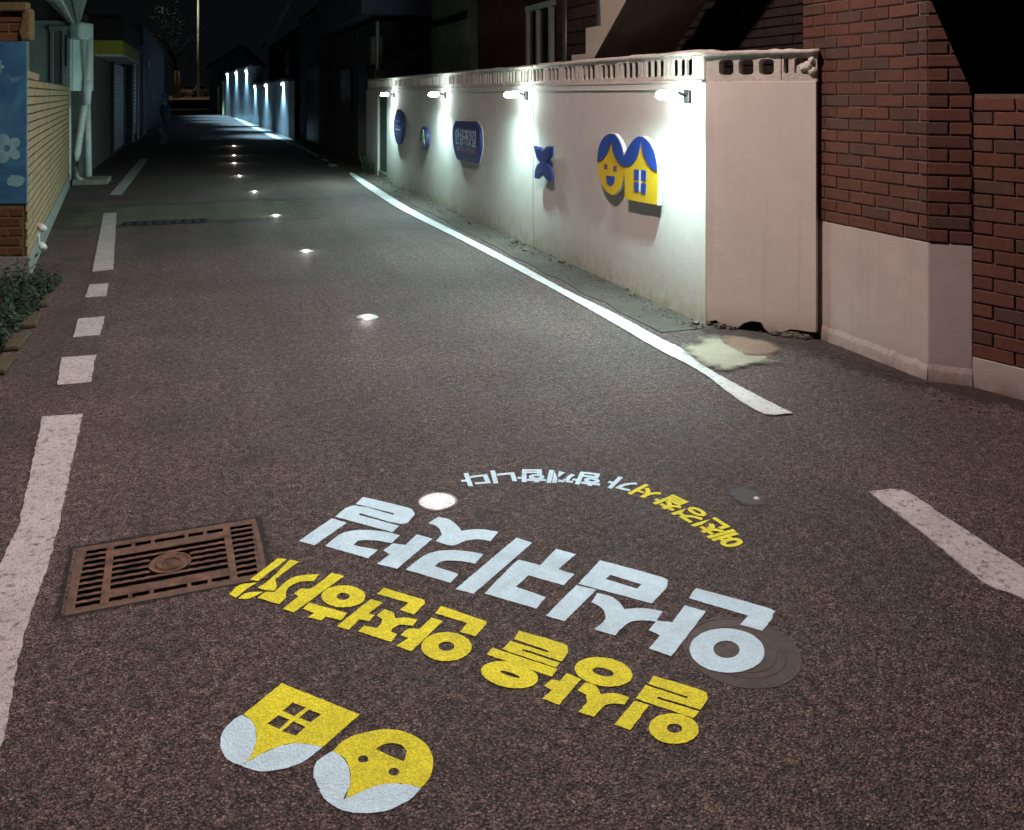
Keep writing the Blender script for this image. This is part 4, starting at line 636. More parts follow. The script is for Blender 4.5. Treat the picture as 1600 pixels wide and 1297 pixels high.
din = [(3.02, 4.99), (3.16, 5.02), (3.3, 4.85), (3.45, 4.66), (3.58, 4.55), (3.59, 4.3), (3.595, 4.0), (3.6, 3.75), (3.72, 3.58), (3.85, 3.15), (4.0, 2.6), (4.1, 2.2)]
dout = [(2.98, 4.80), (3.05, 4.70), (3.12, 4.55), (3.20, 4.38), (3.22, 4.20), (3.27, 4.0), (3.33, 3.8), (3.42, 3.58), (3.52, 3.35), (3.66, 3.0), (3.85, 2.55), (3.95, 2.1)]
soft_sheet('dirt_strip', dout, .004, M['dirt'], inner=din, kind='structure')
tag(soft_sheet('sand_spill', D['SAND'], .0115, M['sand']), 'brown sandy spill at the broken foot of the pink wall corner', 'spill')
tag(soft_sheet('light_pool_sheet', D['CREAM'], .0145, M['cream']), 'pale cream pool of warm light painted over the white line end', 'painted light pool')  # soft sheet whose colour stands in for a pool of light

# ---------------------------------------------------------------- painted lines
lab = ['worn long white line at the left edge, beside the rusty drain grate', 'short square white dash nearest the long left one',
       'middle one of the three short square white dashes on the left', 'farthest and smallest of the three short square white dashes',
       'long narrow white dash on the left, beside the drain slot', 'slanting white line piece by the left buildings, beyond the patch']
for q, l in zip(D['LEFTLINE'], lab):
    tag(flat('road_marking', worn(q, .025, .0032), .0045, .0035, M['line_white']), l, 'road marking', 'white dashes along the left side of the alley')
lab = ['long unbroken white line running along the wall with the lamps', 'white dash at the right edge, in front of the brick building']
for q, l in zip(D['RIGHTLINE'], lab):
    tag(flat('road_marking', worn(q, .025, .0032), .0045 + .004, .0065, M['line_fresh' if q is D['RIGHTLINE'][0] else 'line_white']), l, 'road marking')
lab = ['bright far white line below the blue lit wall', 'small worn white dash before the dark building', 'tiny last piece of white line before the dark building']
for q, l in zip(D['RIGHTFAR'], lab):
    tag(flat('road_marking', worn(q, .025, .0032), .0045, .0035, M['line_fresh']), l, 'road marking')
tag(flat('road_marking', D['LEFTFAR'][0], .0045, .0035, M['line_white']), 'far curved scrap of white line at the foot of the dark left buildings', 'road marking')

# ---------------------------------------------------------------- slogans and emblem projected on the road, their light put into sheet colour
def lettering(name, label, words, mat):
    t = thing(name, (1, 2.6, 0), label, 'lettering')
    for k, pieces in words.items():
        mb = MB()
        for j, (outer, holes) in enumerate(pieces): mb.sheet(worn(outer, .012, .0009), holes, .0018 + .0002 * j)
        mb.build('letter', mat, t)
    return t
lettering('white_slogan', 'big pale blue white Korean lettering projected upside down across the near road', D['WHITE'], M['slogan_white'])
lettering('yellow_slogan', 'thick yellow Korean lettering projected upside down below the big white words', D['YELLOW'], M['slogan_yellow'])
lg = thing('road_emblem', (.35, 2.0, 0), 'yellow and pale emblem of a smiling face and a little house projected on the near road', 'emblem')
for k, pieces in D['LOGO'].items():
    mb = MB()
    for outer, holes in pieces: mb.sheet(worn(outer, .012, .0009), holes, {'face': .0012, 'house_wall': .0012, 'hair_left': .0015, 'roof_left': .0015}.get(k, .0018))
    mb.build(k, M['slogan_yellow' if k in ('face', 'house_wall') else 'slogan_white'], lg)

def glyph_mesh(ch, size, bold, depth):
    cu = bpy.data.curves.new('glyph', 'FONT'); cu.body = ch; cu.size = size * 1.05; cu.offset = bold
    cu.extrude = depth; cu.align_x = 'CENTER'; cu.resolution_u = 3
    o = bpy.data.objects.new('glyph', cu); COL.objects.link(o)
    bpy.context.view_layer.update()
    me = bpy.data.meshes.new_from_object(o.evaluated_get(bpy.context.evaluated_depsgraph_get()))
    bpy.data.objects.remove(o)
    ys = [v.co.y for v in me.vertices]; xs_ = [v.co.x for v in me.vertices]
    cy, cx = (min(ys) + max(ys)) / 2, (min(xs_) + max(xs_)) / 2
    for v in me.vertices: v.co.y -= cy; v.co.x -= cx
    return me

A = D['ARC']
arcs = {}
for col, a, b, l in (('yellow', 0, 6, 'small yellow half of the curved projected Korean line above the big white words'),
                     ('white', 6, 11, 'small white half of the curved projected Korean line above the big white words')):
    arcs[col] = thing('curved_slogan', (A[a][1], A[a][2], 0), l, 'lettering')
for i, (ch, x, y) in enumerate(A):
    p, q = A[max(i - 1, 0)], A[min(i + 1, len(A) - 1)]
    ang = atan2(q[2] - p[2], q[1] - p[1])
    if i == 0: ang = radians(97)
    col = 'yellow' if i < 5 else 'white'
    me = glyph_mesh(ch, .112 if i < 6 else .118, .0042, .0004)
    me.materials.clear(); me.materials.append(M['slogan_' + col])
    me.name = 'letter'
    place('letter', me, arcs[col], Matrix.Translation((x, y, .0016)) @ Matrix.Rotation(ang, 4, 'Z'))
arcs['white']['label'] = 'small white end of the curved projected Korean line, nearest the round road light'

# ---------------------------------------------------------------- drain grate
gr = thing('drain_grate', (-.085, 3.07, 0), 'rusty rectangular iron drain grate with slots and a round boss in the near road', 'drain grate')
fr = MB(); fx0, fx1, fy0, fy1 = -.372, .203, 2.862, 3.278
T = Matrix.Translation((-.085, 3.07, 0)) @ Matrix.Rotation(radians(2.0), 4, 'Z') @ Matrix.Translation((.085, -3.07, 0))
for a in ((fx0, fx1, fy0, fy0 + .022), (fx0, fx1, fy1 - .022, fy1), (fx0, fx0 + .026, fy0 + .022, fy1 - .022), (fx1 - .020, fx1, fy0 + .022, fy1 - .022)):
    fr.box(a[0], a[1], a[2], a[3], -.03, .0013, T)
fr.build('frame', M['iron_frame'], gr, bev=.002)
MB().box(GX0 - .003, GX1 + .003, GY0 - .003, GY1 + .003, -.16, -.15).box(GX0 - .004, GX0, GY0, GY1, -.15, -.001).box(GX1, GX1 + .004, GY0, GY1, -.15, -.001).box(GX0, GX1, GY0 - .004, GY0, -.15, -.001).box(GX0, GX1, GY1, GY1 + .004, -.15, -.001).build('pit', M['void'], gr)
soft = [(-.40, 2.83), (-.2, 2.835), (.0, 2.85), (.235, 2.865), (.235, 3.1), (.225, 3.31), (.0, 3.305), (-.2, 3.30), (-.41, 3.285), (-.405, 3.05)]
inr = [(-.372, 2.855), (-.2, 2.86), (.0, 2.866), (.205, 2.872), (.20, 3.1), (.19, 3.288), (.0, 3.28), (-.2, 3.275), (-.388, 3.27), (-.38, 3.05)]
so = MB(); so.add([(p[0], p[1], .0015) for p in soft] + [(p[0], p[1], .0015) for p in inr], [(k, (k + 1) % 10, 10 + (k + 1) % 10, 10 + k) for k in range(10)])
so = so.build('tar_joint', soften(simple('tar', (.016, .013, .012), .8, .3, 60, bs=.5), 40), gr)
la = so.data.attributes.new('inside', 'FLOAT', 'POINT')
for k in range(20): la.data[k].value = 0 if k < 10 else .9
gy = [2.889 + i * .0362 for i in range(11)]
def wavy(x0, x1, y, wd=.0135, seed=0):
    """one cast bar with the small humps of the original"""
    mb = MB(); n = max(2, int((x1 - x0) / .03)); pts = []
    top, bot = [], []
    for i in range(n * 2 + 1):
        x = x0 + (x1 - x0) * i / (n * 2); k = .0035 if i % 2 else 0
        top.append((x, y + wd / 2 + k)); bot.append((x, y - wd / 2 + k * .4))
    mb.prism(bot + top[::-1], [], lambda u, v, w: tuple(T @ Vector((u, v, -.022 + .0225 * w))))
    return mb
c0, c1, c2, c3 = fx0 + .026, -.268, .098, fx1 - .020
for y in gy:
    wavy(c0, c1 - .012, y).build('bar', M['rust'], gr)
    wavy(c2 + .012, c3, y).build('bar', M['rust'], gr)
for x in (c1, c2):
    mb = MB(); mb.box(x - .012, x + .012, fy0 + .022, fy1 - .022, -.022, .0011, T)
    mb.build('rib', M['rust'], gr, bev=.002)
for i, y in enumerate(gy):
    if i in (8, 9, 1, 2): continue
    if i in (4, 5, 6):
        wavy(c1 + .012, -.145, y).build('bar', M['rust'], gr); wavy(-.025, c2 - .012, y).build('bar', M['rust'], gr)
    else: wavy(c1 + .012, c2 - .012, y).build('bar', M['rust'], gr)
mb = MB(); mb.box(c1 + .012, c2 - .012, gy[8] - .004, gy[9] + .008, -.02, .0005, T); mb.build('plate', M['rust'], gr)
mb = MB(); mb.box(c1 + .03, c2 - .03, gy[8] + .004, gy[9] - .001, -.001, .0012, T); mb.build('name_plate', M['iron_frame'], gr, bev=.002)
mb = MB(); mb.box(c1 + .012, c2 - .012, gy[1] - .006, gy[2] + .006, -.02, .0005, T); mb.build('plate', M['rust'], gr)
mb = MB(); mb.box(c1 + .02, -.09, gy[1] + .002, gy[2] - .002, -.001, .0012, T); mb.build('name_plate', M['iron_frame'], gr, bev=.002)
mb = MB(); mb.lathe([(0, -.004), (.028, -.004), (.032, .0004), (.040, .0009), (.044, -.004), (.052, -.004), (.060, .0012), (.064, .0010), (.064, -.02)], (-.085, gy[5], 0), 36, T)
mb.build('boss', M['rust'], gr, shade=False)
for x in (c1 + .07, c1 + .13, c2 - .13, c2 - .07):
    mb = MB(); mb.box(x - .006, x + .006, fy0 + .022, gy[1] - .006, -.018, .0006, T); mb.build('rib', M['rust'], gr)
    mb = MB(); mb.box(x - .006, x + .006, gy[9] + .008, fy1 - .022, -.018, .0006, T); mb.build('rib', M['rust'], gr)

# ---------------------------------------------------------------- manhole cover under the big white ring
mx, my = D['MANHOLE']
mh = thing('manhole_cover', (mx, my, 0), 'small round cast iron cover with concentric rings under the rightmost white letter', 'manhole cover')
MB().lathe([(.156, .0), (.155, .0012), (.149, .0013), (.146, .0003)], (mx, my, 0), 64).build('rim', M['manhole_iron'], mh)
MB().lathe([(0, .0004), (.020, .0005), (.021, .0011), (.027, .0011), (.028, .0004), (.050, .0004), (.051, .0012), (.057, .0012), (.058, .0004), (.084, .0004),
            (.085, .0012), (.091, .0012), (.092, .0004), (.108, .0004), (.109, .0012), (.115, .0012), (.116, .0004), (.142, .0004), (.145, .0002)], (mx, my, 0), 64).build('plate', M['manhole_iron'], mh)

# survey nail and its dark stain on the right
nl = thing('survey_nail', (1.93, 2.86, 0), 'tiny bright survey nail in a dark blue stain right of the curved line', 'nail')
soft_sheet('stain', blob(1.93, 2.86, .06, .085, seed=3), .003, soften(simple('dark_stain', (.058, .056, .062), .8, .3, 60), 30), nl)
MB().lathe([(0, .009), (.008, .007), (.011, .003)], (1.95, 2.83, 0), 12).build('head', M['white_metal'], nl)

# ---------------------------------------------------------------- lights sunk in the road
studs = [(.83, 3.20), (1.07, 6.0), (.97, 8.71), (.90, 11.39), (.81, 14.26), (.71, 17.13), (.74, 20.34), (.82, 22.89), (.97, 27.13)]
nm = ['nearest round light sunk in the road, above the big white letters', 'second round light sunk in the road, counted from the letters',
      'third sunken road light, in the middle of the greenish lit road', 'fourth sunken road light from the letters', 'fifth sunken road light from the letters',
      'sixth sunken road light, where the road turns dark', 'seventh sunken road light, in the dark stretch', 'eighth sunken road light, second to last', 'farthest sunken road light, before the blue lit road']
dome = MB().lathe([(.0, .0090), (.018, .0088), (.034, .0078), (.050, .0058), (.058, .0035)], (0, 0, 0), 24).mesh('lens', M['stud_glow'], shade=False)
near_dome = MB().lathe([(.026, .0092), (.036, .0080), (.050, .0070), (.058, .0058), (.066, .0040)], (0, 0, 0), 28).mesh('lens', M['stud_lens'])
def lit():
    m, nt, b = new_mat('lit_lens')
    co = wcoord(nt)
    v = nt.nodes.new('ShaderNodeTexVoronoi'); v.inputs['Scale'].default_value = 110; nt.links.new(co, v.inputs['Vector'])
    r_ = ramp(nt, v.outputs['Distance'], [(.1, (1, .97, .96)), (.7, (.42, .37, .37))])
    nt.links.new(r_.outputs[0], b.inputs['Base Color']); nt.links.new(r_.outputs[0], b.inputs['Emission Color'])
    b.inputs['Emission Strength'].default_value = .42
    return m
lit_lens = MB().lathe([(0, .0055), (.030, .0052), (.050, .0045), (.066, .0030)], (0, 0, 0), 32).mesh('lens', lit())
core = MB().lathe([(0, .0100), (.010, .0098), (.028, .0094)], (0, 0, 0), 16).mesh('lamp_core', M['stud_glow'])
ring = MB().lathe([(.058, .001), (.060, .006), (.068, .006), (.074, .001)], (0, 0, 0), 32).mesh('rim', M['steel'])
ring2 = MB().lathe([(.066, .001), (.067, .0050), (.071, .0050), (.075, .001)], (0, 0, 0), 32).mesh('rim', M['steel'])
for i, ((x, y), l) in enumerate(zip(studs, nm)):
    t = thing('road_light', (x, y, 0), l, 'road light', 'round lights sunk along the middle of the alley')
    mw = Matrix.Translation((x, y, 0))
    place('lens', near_dome if i else lit_lens, t, mw); place('rim', ring2, t, mw)
    if i: place('lamp_core', core, t, mw)
    lamp('stud_light', 'POINT', (x, y, .026), STUD_POWER * (1 if i else .1) * (1 + .25 * i), (1, .96, .92), .012, t)

# ================================================================ WALL WITH THE LAMPS
wall = thing('boundary_wall', (3.1, 10, 0), 'long white plastered wall on the right with openwork blocks on top, carrying the signs', 'wall')
X0 = 3.1; TH = .16
def panel(y0, y1, z0=-.05, z1=1.575, name='wall_panel', x=X0, jig=0, seed=0):
    """a plastered panel, its face a fine grid with a slightly uneven surface"""
    rnd = random.Random(seed); ny = max(2, int((y1 - y0) / .12)); nz = 12
    vs = []; fs = []
    from mathutils import noise as mn
    for i in range(ny + 1):
        for k in range(nz + 1):
            y = y0 + (y1 - y0) * i / ny; z = z0 + (z1 - z0) * k / nz
            edge = i in (0, ny) or k in (0, nz)
            dx = mn.noise(Vector((y * 1.3, z * 1.6, seed))) * .010 + mn.noise(Vector((y * 6, z * 6, seed))) * .0025
            vs.append((x + (0 if edge else dx), y, z))
    for i in range(ny):
        for k in range(nz):
            a = i * (nz + 1) + k; fs.append((a, a + 1, a + nz + 2, a + nz + 1))
    mb = MB().add(vs, fs)
    mb.add([(x, y0, z0), (x, y0, z1), (x + TH, y0, z1), (x + TH, y0, z0), (x, y1, z0), (x, y1, z1), (x + TH, y1, z1), (x + TH, y1, z0)],
           [(0, 1, 2, 3), (4, 7, 6, 5), (1, 5, 6, 2), (3, 2, 6, 7)])
    me = bpy.data.meshes.new(name); me.from_pydata(mb.v, [], mb.f); me.materials.append(M['wall_plaster'])
    for p in me.polygons[:ny * nz]: p.use_smooth = True
    o = bpy.data.objects.new(name, me); COL.objects.link(o); o.parent = wall; o.matrix_parent_inverse = wall.matrix_world.inverted()
    return o
panel(5.06, 8.215, seed=1)
panel(8.235, 15.45, seed=2)
panel(16.30, 17.45, seed=3)
MB().box(X0, X0 + TH, 15.45, 16.30, 1.46, 1.575).build('lintel', M['wall_plaster'], wall)
MB().box(X0 + .04, X0 + .10, 15.45, 16.30, .10, 1.46).build('door', M['door_green'], wall)
MB().box(X0 + .015, X0 + TH, 15.45, 16.30, -.02, .10).build('door_sill', M['concrete'], wall)
MB().box(X0 + .012, X0 + TH, 8.215, 8.235, 0, 1.73).build('joint', M['rubble'], wall)
# ledge the blocks stand on
MB().box(X0 - .006, X0 + TH, 5.10, 8.21, 1.575, 1.592).box(X0 - .004, X0 + TH, 8.24, 17.45, 1.575, 1.588).build('ledge', M['block_concrete'], wall, bev=.003)

def rrect(u0, u1, v0, v1, r, n=4):
    o = []
    for cx, cy, a in ((u1 - r, v0 + r, -90), (u1 - r, v1 - r, 0), (u0 + r, v1 - r, 90), (u0 + r, v0 + r, 180)):
        for k in range(n + 1):
            t = radians(a + 90 * k / n); o.append((cx + r * cos(t), cy + r * sin(t)))
    return o
BL = .392
def block_mesh(name, L, H, holes, depth=.020):
    mb = MB(); mb.prism([(0, 0), (L, 0), (L, H), (0, H)], [h for h in holes], lambda u, v, w: (depth * (1 - w), u, v))
    mb.box(depth, .10, 0, L, .0, .022).box(depth, .10, 0, L, H - .018, H)
    return mb.mesh(name, M['block_concrete'])
hs = [rrect(.014 + k * .095, .014 + k * .095 + .077, .030, .152, .020) for k in range(4)]
hs[3] = rrect(.310, .340, .036, .146, .013)
vb = block_mesh('vent_block', BL - .008, .172, hs)
hs2 = [rrect(.015 + k * .095, .015 + k * .095 + .076, .030, .148, .022) for k in range(4)]
hs2[3] = rrect(.315, .343, .040, .140, .012)
vb2 = block_mesh('vent_block', BL - .008, .170, hs2)
y = 5.23
k = 0
while y < 17.2:
    if not (8.21 < y + BL and y < 8.235) or True:
        o = place('vent_block', vb if k % 3 else vb2, wall, Matrix.Translation((X0 + .012 + random.uniform(-.003, .003), y, 1.590 + (.0 if y > 8 else .002))) @ Matrix.Rotation(random.uniform(-.006, .006), 4, 'X'))
    y += BL; k += 1
# rough mortar topping
def topping(A, B, z, wd, t, parent, seed, n=60, mat='block_concrete', over=.012):
    rnd = random.Random(seed); ux, uy = B[0] - A[0], B[1] - A[1]; L = hypot(ux, uy); ux /= L; uy /= L
    nx, ny = -uy, ux
    vs = []
    for i in range(n + 1):
        s = L * i / n
        a = -over + rnd.uniform(-.005, .005); b = wd + rnd.uniform(-.004, .004)
        zt = z + t + rnd.uniform(-.005, .006); zb = z + rnd.uniform(-.003, .001)
        for o_, zz in ((a, zb), (a - .003, z + t * .5), (a + .006, zt - .002), (wd * .5, zt + .003), (b, zt - .004), (b, zb)):
            vs.append((A[0] + ux * s + nx * o_, A[1] + uy * s + ny * o_, zz))
    fs = []
    for i in range(n):
        for k in range(6):
            k2 = (k + 1) % 6; fs.append((i * 6 + k, i * 6 + k2, i * 6 + 6 + k2, i * 6 + 6 + k))
    fs += [tuple(range(6)), tuple(reversed(range(n * 6, n * 6 + 6)))]
    MB().add(vs, fs).build('coping', M[mat], parent, shade=True)
topping((X0 + .012, 8.20), (X0 + .012, 5.10), 1.762, .13, .030, wall, 3, 40)
topping((X0 + .012, 17.4), (X0 + .012, 8.24), 1.760, .13, .026, wall, 4, 90)
MB().box(X0 + .004, X0 + .14, 5.085, 5.228, 1.592, 1.762).build('corner_block', M['block_concrete'], wall, bev=.012)

# ---- pink corner piece, turned 45 degrees, with its broken foot
CA, CB = (3.1, 5.06), (3.545, 4.53)
cl = hypot(CB[0] - CA[0], CB[1] - CA[1]); cux, cuy = (CB[0] - CA[0]) / cl, (CB[1] - CA[1]) / cl
cnx, cny = -cuy, cux      # into the wall
corner = thing('corner_wall', (CA[0], CA[1], 0), 'pinkish plastered corner piece of the wall, its foot broken open, next to the brick building', 'wall')
def cpt(u, v, d): return (CA[0] + cux * u + cnx * d, CA[1] + cuy * u + cny * d, v)
prof = [(max(.0, u), max(.004, (z + .045) * (1.0 if u < .45 else .55)) + random.uniform(-.004, .004)) for u, z in D['CHAMF']]
outer = [(0.004, .03)] + [(u, z) for u, z in prof if .01 < u < cl - .02] + [(cl, .05), (cl, 1.578), (0.004, 1.578)]
MB().prism(outer, [], lambda u, v, w: cpt(u, v, .13 * (1 - w))).build('wall_panel', M['corner_plaster'], corner, bev=.004)
MB().prism([(0.01, 0), (cl - .01, 0), (cl - .01, .12), (0.01, .12)], [], lambda u, v, w: cpt(u, v, .135 + .02 * w)).build('cavity', M['void'], corner)
rub = MB()
for i in range(150):
    u = random.choice((random.gauss(.10, .05), random.gauss(.56, .06), random.uniform(.42, .66))); s = random.uniform(.006, .019)
    p = cpt(min(max(u, .02), cl), random.uniform(0, .02) + s * .3, random.uniform(-.03, .06))
    rub.box(-s, s, -s * .8, s * .8, -s * .6, s * .6, T=Matrix.Translation(p) @ Matrix.Rotation(random.uniform(0, 6), 4, 'Z') @ Matrix.Rotation(random.uniform(-.6, .6), 4, 'X'))
tag(rub.build('rubble', M['rubble'], corner), kind='stuff')
bz0, bz1 = 1.588, 1.742
MB().prism([(-.006, 1.578), (cl + .006, 1.578), (cl + .006, 1.590), (-.006, 1.590)], [], lambda u, v, w: cpt(u, v, .13 - .122 * w)).build('ledge', M['block_concrete'], corner)
def cblock(u0, u1, holes, name='vent_block'):
    MB().prism([(u0, 1.590), (u1, 1.590), (u1, 1.748), (u0, 1.748)], holes, lambda u, v, w: cpt(u, v, .13 - .122 * w)).build(name, M['block_concrete'], corner)
cblock(.0, .478, [rrect(.085, .180, 1.622, 1.720, .024), rrect(.214, .308, 1.622, 1.720, .024), rrect(.342, .436, 1.622, 1.720, .024)])
# broken last block: hole with a lump of mortar in it
cblock(.484, cl + .004, [rrect(.496, .526, 1.628, 1.724, .013), [(.560, 1.632), (.572, 1.628), (.575, 1.672), (.600, 1.690), (.640, 1.695), (.655, 1.722), (.575, 1.722), (.560, 1.712)]])
lump = MB()
rnd = random.Random(5)
for s, u, v in ((.030, .645, 1.672), (.024, .665, 1.705), (.022, .615, 1.662), (.026, .672, 1.640)):
    vs = []; 
    bm = bmesh.new(); bmesh.ops.create_icosphere(bm, subdivisions=2, radius=s)
    for v_ in bm.verts: v_.co *= 1 + rnd.uniform(-.16, .16)
    lump.add([(Vector(cpt(u, v, .006)) + v_.co) for v_ in bm.verts], [tuple(x.index for x in f.verts) for f in bm.faces]); bm.free()
lump.build('mortar_lump', M['block_concrete'], corner)
topping(cpt(-.02, 0, 0)[:2], cpt(cl + .01, 0, 0)[:2], 1.748, .13, .030, corner, 8, 16)

# ---------------------------------------------------------------- wall lamps
wl = [(5.27, 'nearest wall lamp, right above the face and house sign'), (8.40, 'wall lamp between the rounded blue sign and the butterfly'),
      (11.50, 'wall lamp above and right of the small round emblem'), (14.80, 'farthest wall lamp, beside the green door')]
def wall_lamp(x, y, z, label, glow, power, col, group, s=1.0, nrm=(-1, 0), aim=(-.85, .16, -1), size=178, blend=1.0):
    t = thing('wall_lamp', (x, y, z), label, 'wall lamp', group)
    a = atan2(nrm[1], nrm[0]) - pi      # built facing -x, turned to the wall's normal
    T = Matrix.Translation((x, y, z)) @ Matrix.Rotation(a, 4, 'Z') @ Matrix.Scale(s, 4)
    MB().box(-.022, 0, -.035, .035, -.045, .045, T).build('base', M['dark_metal'], t, bev=.004)
    mb = MB(); mb.tube([T @ Vector(p) for p in ((-.02, 0, 0), (-.07, 0, .022), (-.11, 0, .024))], .010 * s, 8); mb.build('arm', M['dark_metal'], t)
    mb = MB(); mb.prism([(-.232, -.004), (-.226, .024), (-.20, .038), (-.13, .040), (-.108, .024), (-.106, .0), (-.13, -.022), (-.20, -.024)], [], lambda u, v, w: tuple(T @ Vector((u, -.045 + .09 * w, v))))
    mb.build('lamp_head', glow, t, bev=.008)
    lo = T @ Vector((-.175, 0, -.035))
    ax = Matrix.Rotation(a, 3, 'Z') @ Vector(aim)
    lamp('lamp_light', 'SPOT', lo, power, col, .022, t, aim=ax, size=size, blend=blend)
    return t
for yy, l in wl: wall_lamp(X0, yy, 1.485, l, M['lamp_glow'], WALL_LAMP_POWER, WALL_LAMP_COLOR, 'lamps on the white wall')

mb = MB(); mb.tube([(X0 - .008, 5.22, 1.53), (X0 - .010, 8.2, 1.536), (X0 - .008, 12, 1.53), (X0 - .010, 15.3, 1.534)], .006, 6)
tag(mb.build('cable', M['pvc']), 'thin pale cable running along the wall top and joining the lamps', 'cable')
# ---------------------------------------------------------------- signs on the wall
XF = 3.05
def sgn(mb, o, xf, xb, holes=()): return mb.prism(o, holes, lambda u, v, w: (xb + (xf - xb) * w, u, v))
sg = thing('wall_sign', (3.07, 5.9, .9), 'yellow sign of a smiling face and a little house with blue tops', 'sign')
sgn(MB(), D['SIGN_OUT_FACE'], XF, XF + .004).build('face_panel', M['sign_yellow'], sg)
sgn(MB(), D['SIGN_OUT_HOUSE'], XF - .004, XF + .001).build('house_panel', M['sign_yellow'], sg)
def grow(q, k):
    cy = sum(a for a, b in q) / len(q); cz = sum(b for a, b in q) / len(q)
    return [(cy + (a - cy) * k, cz + (b - cz) * k) for a, b in q]
sgn(MB(), grow(D['SIGN_OUT_FACE'], 1.012), XF + .004, XF + .030).build('back_plate', M['sign_edge'], sg)
sgn(MB(), grow(D['SIGN_OUT_HOUSE'], 1.01), XF + .001, XF + .032).build('back_plate', M['sign_edge'], sg)
for q in D['SIGN_BLUE']: sgn(MB(), q, XF - .009, XF + .001).build('blue_top', M['sign_blue'], sg)
for q in D['SIGN_EYES']: sgn(MB(), q, XF - .003, XF + .001).build('eye', M['sign_purple'], sg)
sgn(MB(), D['SIGN_MOUTH'], XF - .003, XF + .001).build('mouth', M['sign_blue'], sg)
pn = D['SIGN_PANES']
ay = [a for q in pn for a, b in q]; az = [b for q in pn for a, b in q]
ym = (max(pn[0][1][0], 0) + pn[1][0][0]) / 2
MB().box(XF - .0060, XF - .004, ym - .017, ym + .017, min(az) + .01, max(az) - .01).build('window_bar', M['sign_edge'], sg)
for q in pn: sgn(MB(), q, XF - .008, XF - .003).build('window_pane', M['sign_blue'], sg)
for yy, zz in ((5.8, .85), (6.3, .85), (5.85, 1.05), (6.35, 1.05)):
    mb = MB(); mb.tube([(XF + .03, yy, zz), (3.11, yy, zz)], .008, 8); mb.build('standoff', M['steel'], sg)

bf = thing('butterfly_sign', (3.07, 7.84, .85), 'small blue butterfly shaped sign alone on the white wall', 'sign')
sgn(MB(), D['BUTTERFLY'], XF, XF + .018).build('wings', M['sign_blue'], bf, bev=.004)
sgn(MB(), grow(D['BUTTERFLY'], .86), XF - .006, XF).build('wing_relief', M['sign_navy'], bf, bev=.003)
mb = MB(); mb.tube([(XF + .018, 7.84, .86), (3.11, 7.84, .86)], .01, 8); mb.build('standoff', M['steel'], bf)

def wall_text(txt, y0, y1, zc, size, bold, mat, parent, x=XF, name='letter'):
    """text reading from far (left) to near (right) on the wall face"""
    n = len(txt)
    for i, ch in enumerate(txt):
        if ch == ' ': continue
        me = glyph_mesh(ch, size, bold, .001); me.materials.clear(); me.materials.append(mat)
        yy = y0 + (y1 - y0) * (i + .5) / n
        R = Matrix(((0, 0, -1, 0), (-1, 0, 0, 0), (0, 1, 0, 0), (0, 0, 0, 1)))   # glyph x -> -Y, y -> +Z, z -> -X
        place(name, me, parent, Matrix.Translation((x - .002, yy, zc)) @ R)
bd = thing('rounded_sign', (3.07, 10.4, .93), 'dark blue rounded board with pale Korean lettering between two wall lamps', 'sign')
sgn(MB(), D['BADGE'], XF, XF + .030).build('board', M['sign_navy'], bd, bev=.006)
q = grow(D['BADGE'], 1.04); sgn(MB(), q, XF + .030, XF + .036).build('back_plate', M['sign_edge'], bd)
wall_text('안심귀갓길', 10.86, 9.98, .975, .20, .006, M['sign_print'], bd)
for i, (a_, b_) in enumerate(((10.02, 10.16), (10.19, 10.40), (10.43, 10.60), (10.63, 10.80))):
    MB().box(XF - .002, XF, a_, b_, .80, .862).build('text_line', M['sign_print_dim'], bd)
mb = MB(); mb.tube([(XF + .02, 10.4, .95), (3.11, 10.4, .95)], .02, 8); mb.build('standoff', M['steel'], bd)
ov = thing('oval_sign', (3.07, 14.28, .97), 'tall looking dark blue oval sign with faint lines, farthest along the wall', 'sign')
sgn(MB(), D['OVAL'], XF, XF + .03).build('board', M['sign_navy'], ov)
for zc, w_, m_ in ((1.13, .11, 'sign_navy'), (1.06, .16, 'sign_print_dim'), (.975, .20, 'sign_print_dim'), (.925, .20, 'sign_print'), (.86, .17, 'sign_print_dim')):
    mb = MB(); mb.box(XF - .002, XF, 14.28 - w_, 14.28 + w_, zc - .012, zc + .012); mb.build('text_line', M[m_], ov)
mb = MB(); mb.tube([(XF + .02, 14.28, .97), (3.11, 14.28, .97)], .02, 8); mb.build('standoff', M['steel'], ov)
rd = thing('round_emblem', (3.07, 12.55, .87), 'small round dark sign with a grey star emblem between oval and rounded signs', 'sign')
sgn(MB(), D['ROUND'], XF, XF + .03).build('board', M['sign_navy'], rd)
sgn(MB(), grow(D['ROUND'], .80), XF - .003, XF).build('disc', M['emblem_grey'], rd)
cy_, cz_ = 12.545, .875; st = []
for k in range(10):
    r_ = .115 if k % 2 == 0 else .045; a = pi / 2 + k * pi / 5; st.append((cy_ + r_ * cos(a), cz_ + r_ * sin(a)))
sgn(MB(), st, XF - .007, XF - .003).build('star', M['pale_trim'], rd)
mb = MB(); mb.tube([(XF + .02, 12.55, .87), (3.11, 12.55, .87)], .02, 8); mb.build('standoff', M['steel'], rd)
# weeds by the far jamb
wd = MB()
for i in range(120):
    x = random.uniform(2.92, 3.08); y = random.uniform(16.35, 17.4); h = random.uniform(.05, .38) * (1 if random.random() < .5 else .4)
    a = random.uniform(0, 6); dx, dy = cos(a) * h * .3, sin(a) * h * .3; w = .012
    wd.add([(x, y - w, 0), (x, y + w, 0), (x + dx, y + dy + w, h), (x + dx * 1.3, y + dy, h * 1.1)], [(0, 1, 2, 3)])
wd.build('weeds', M['shrub_leaf'], kind='stuff')

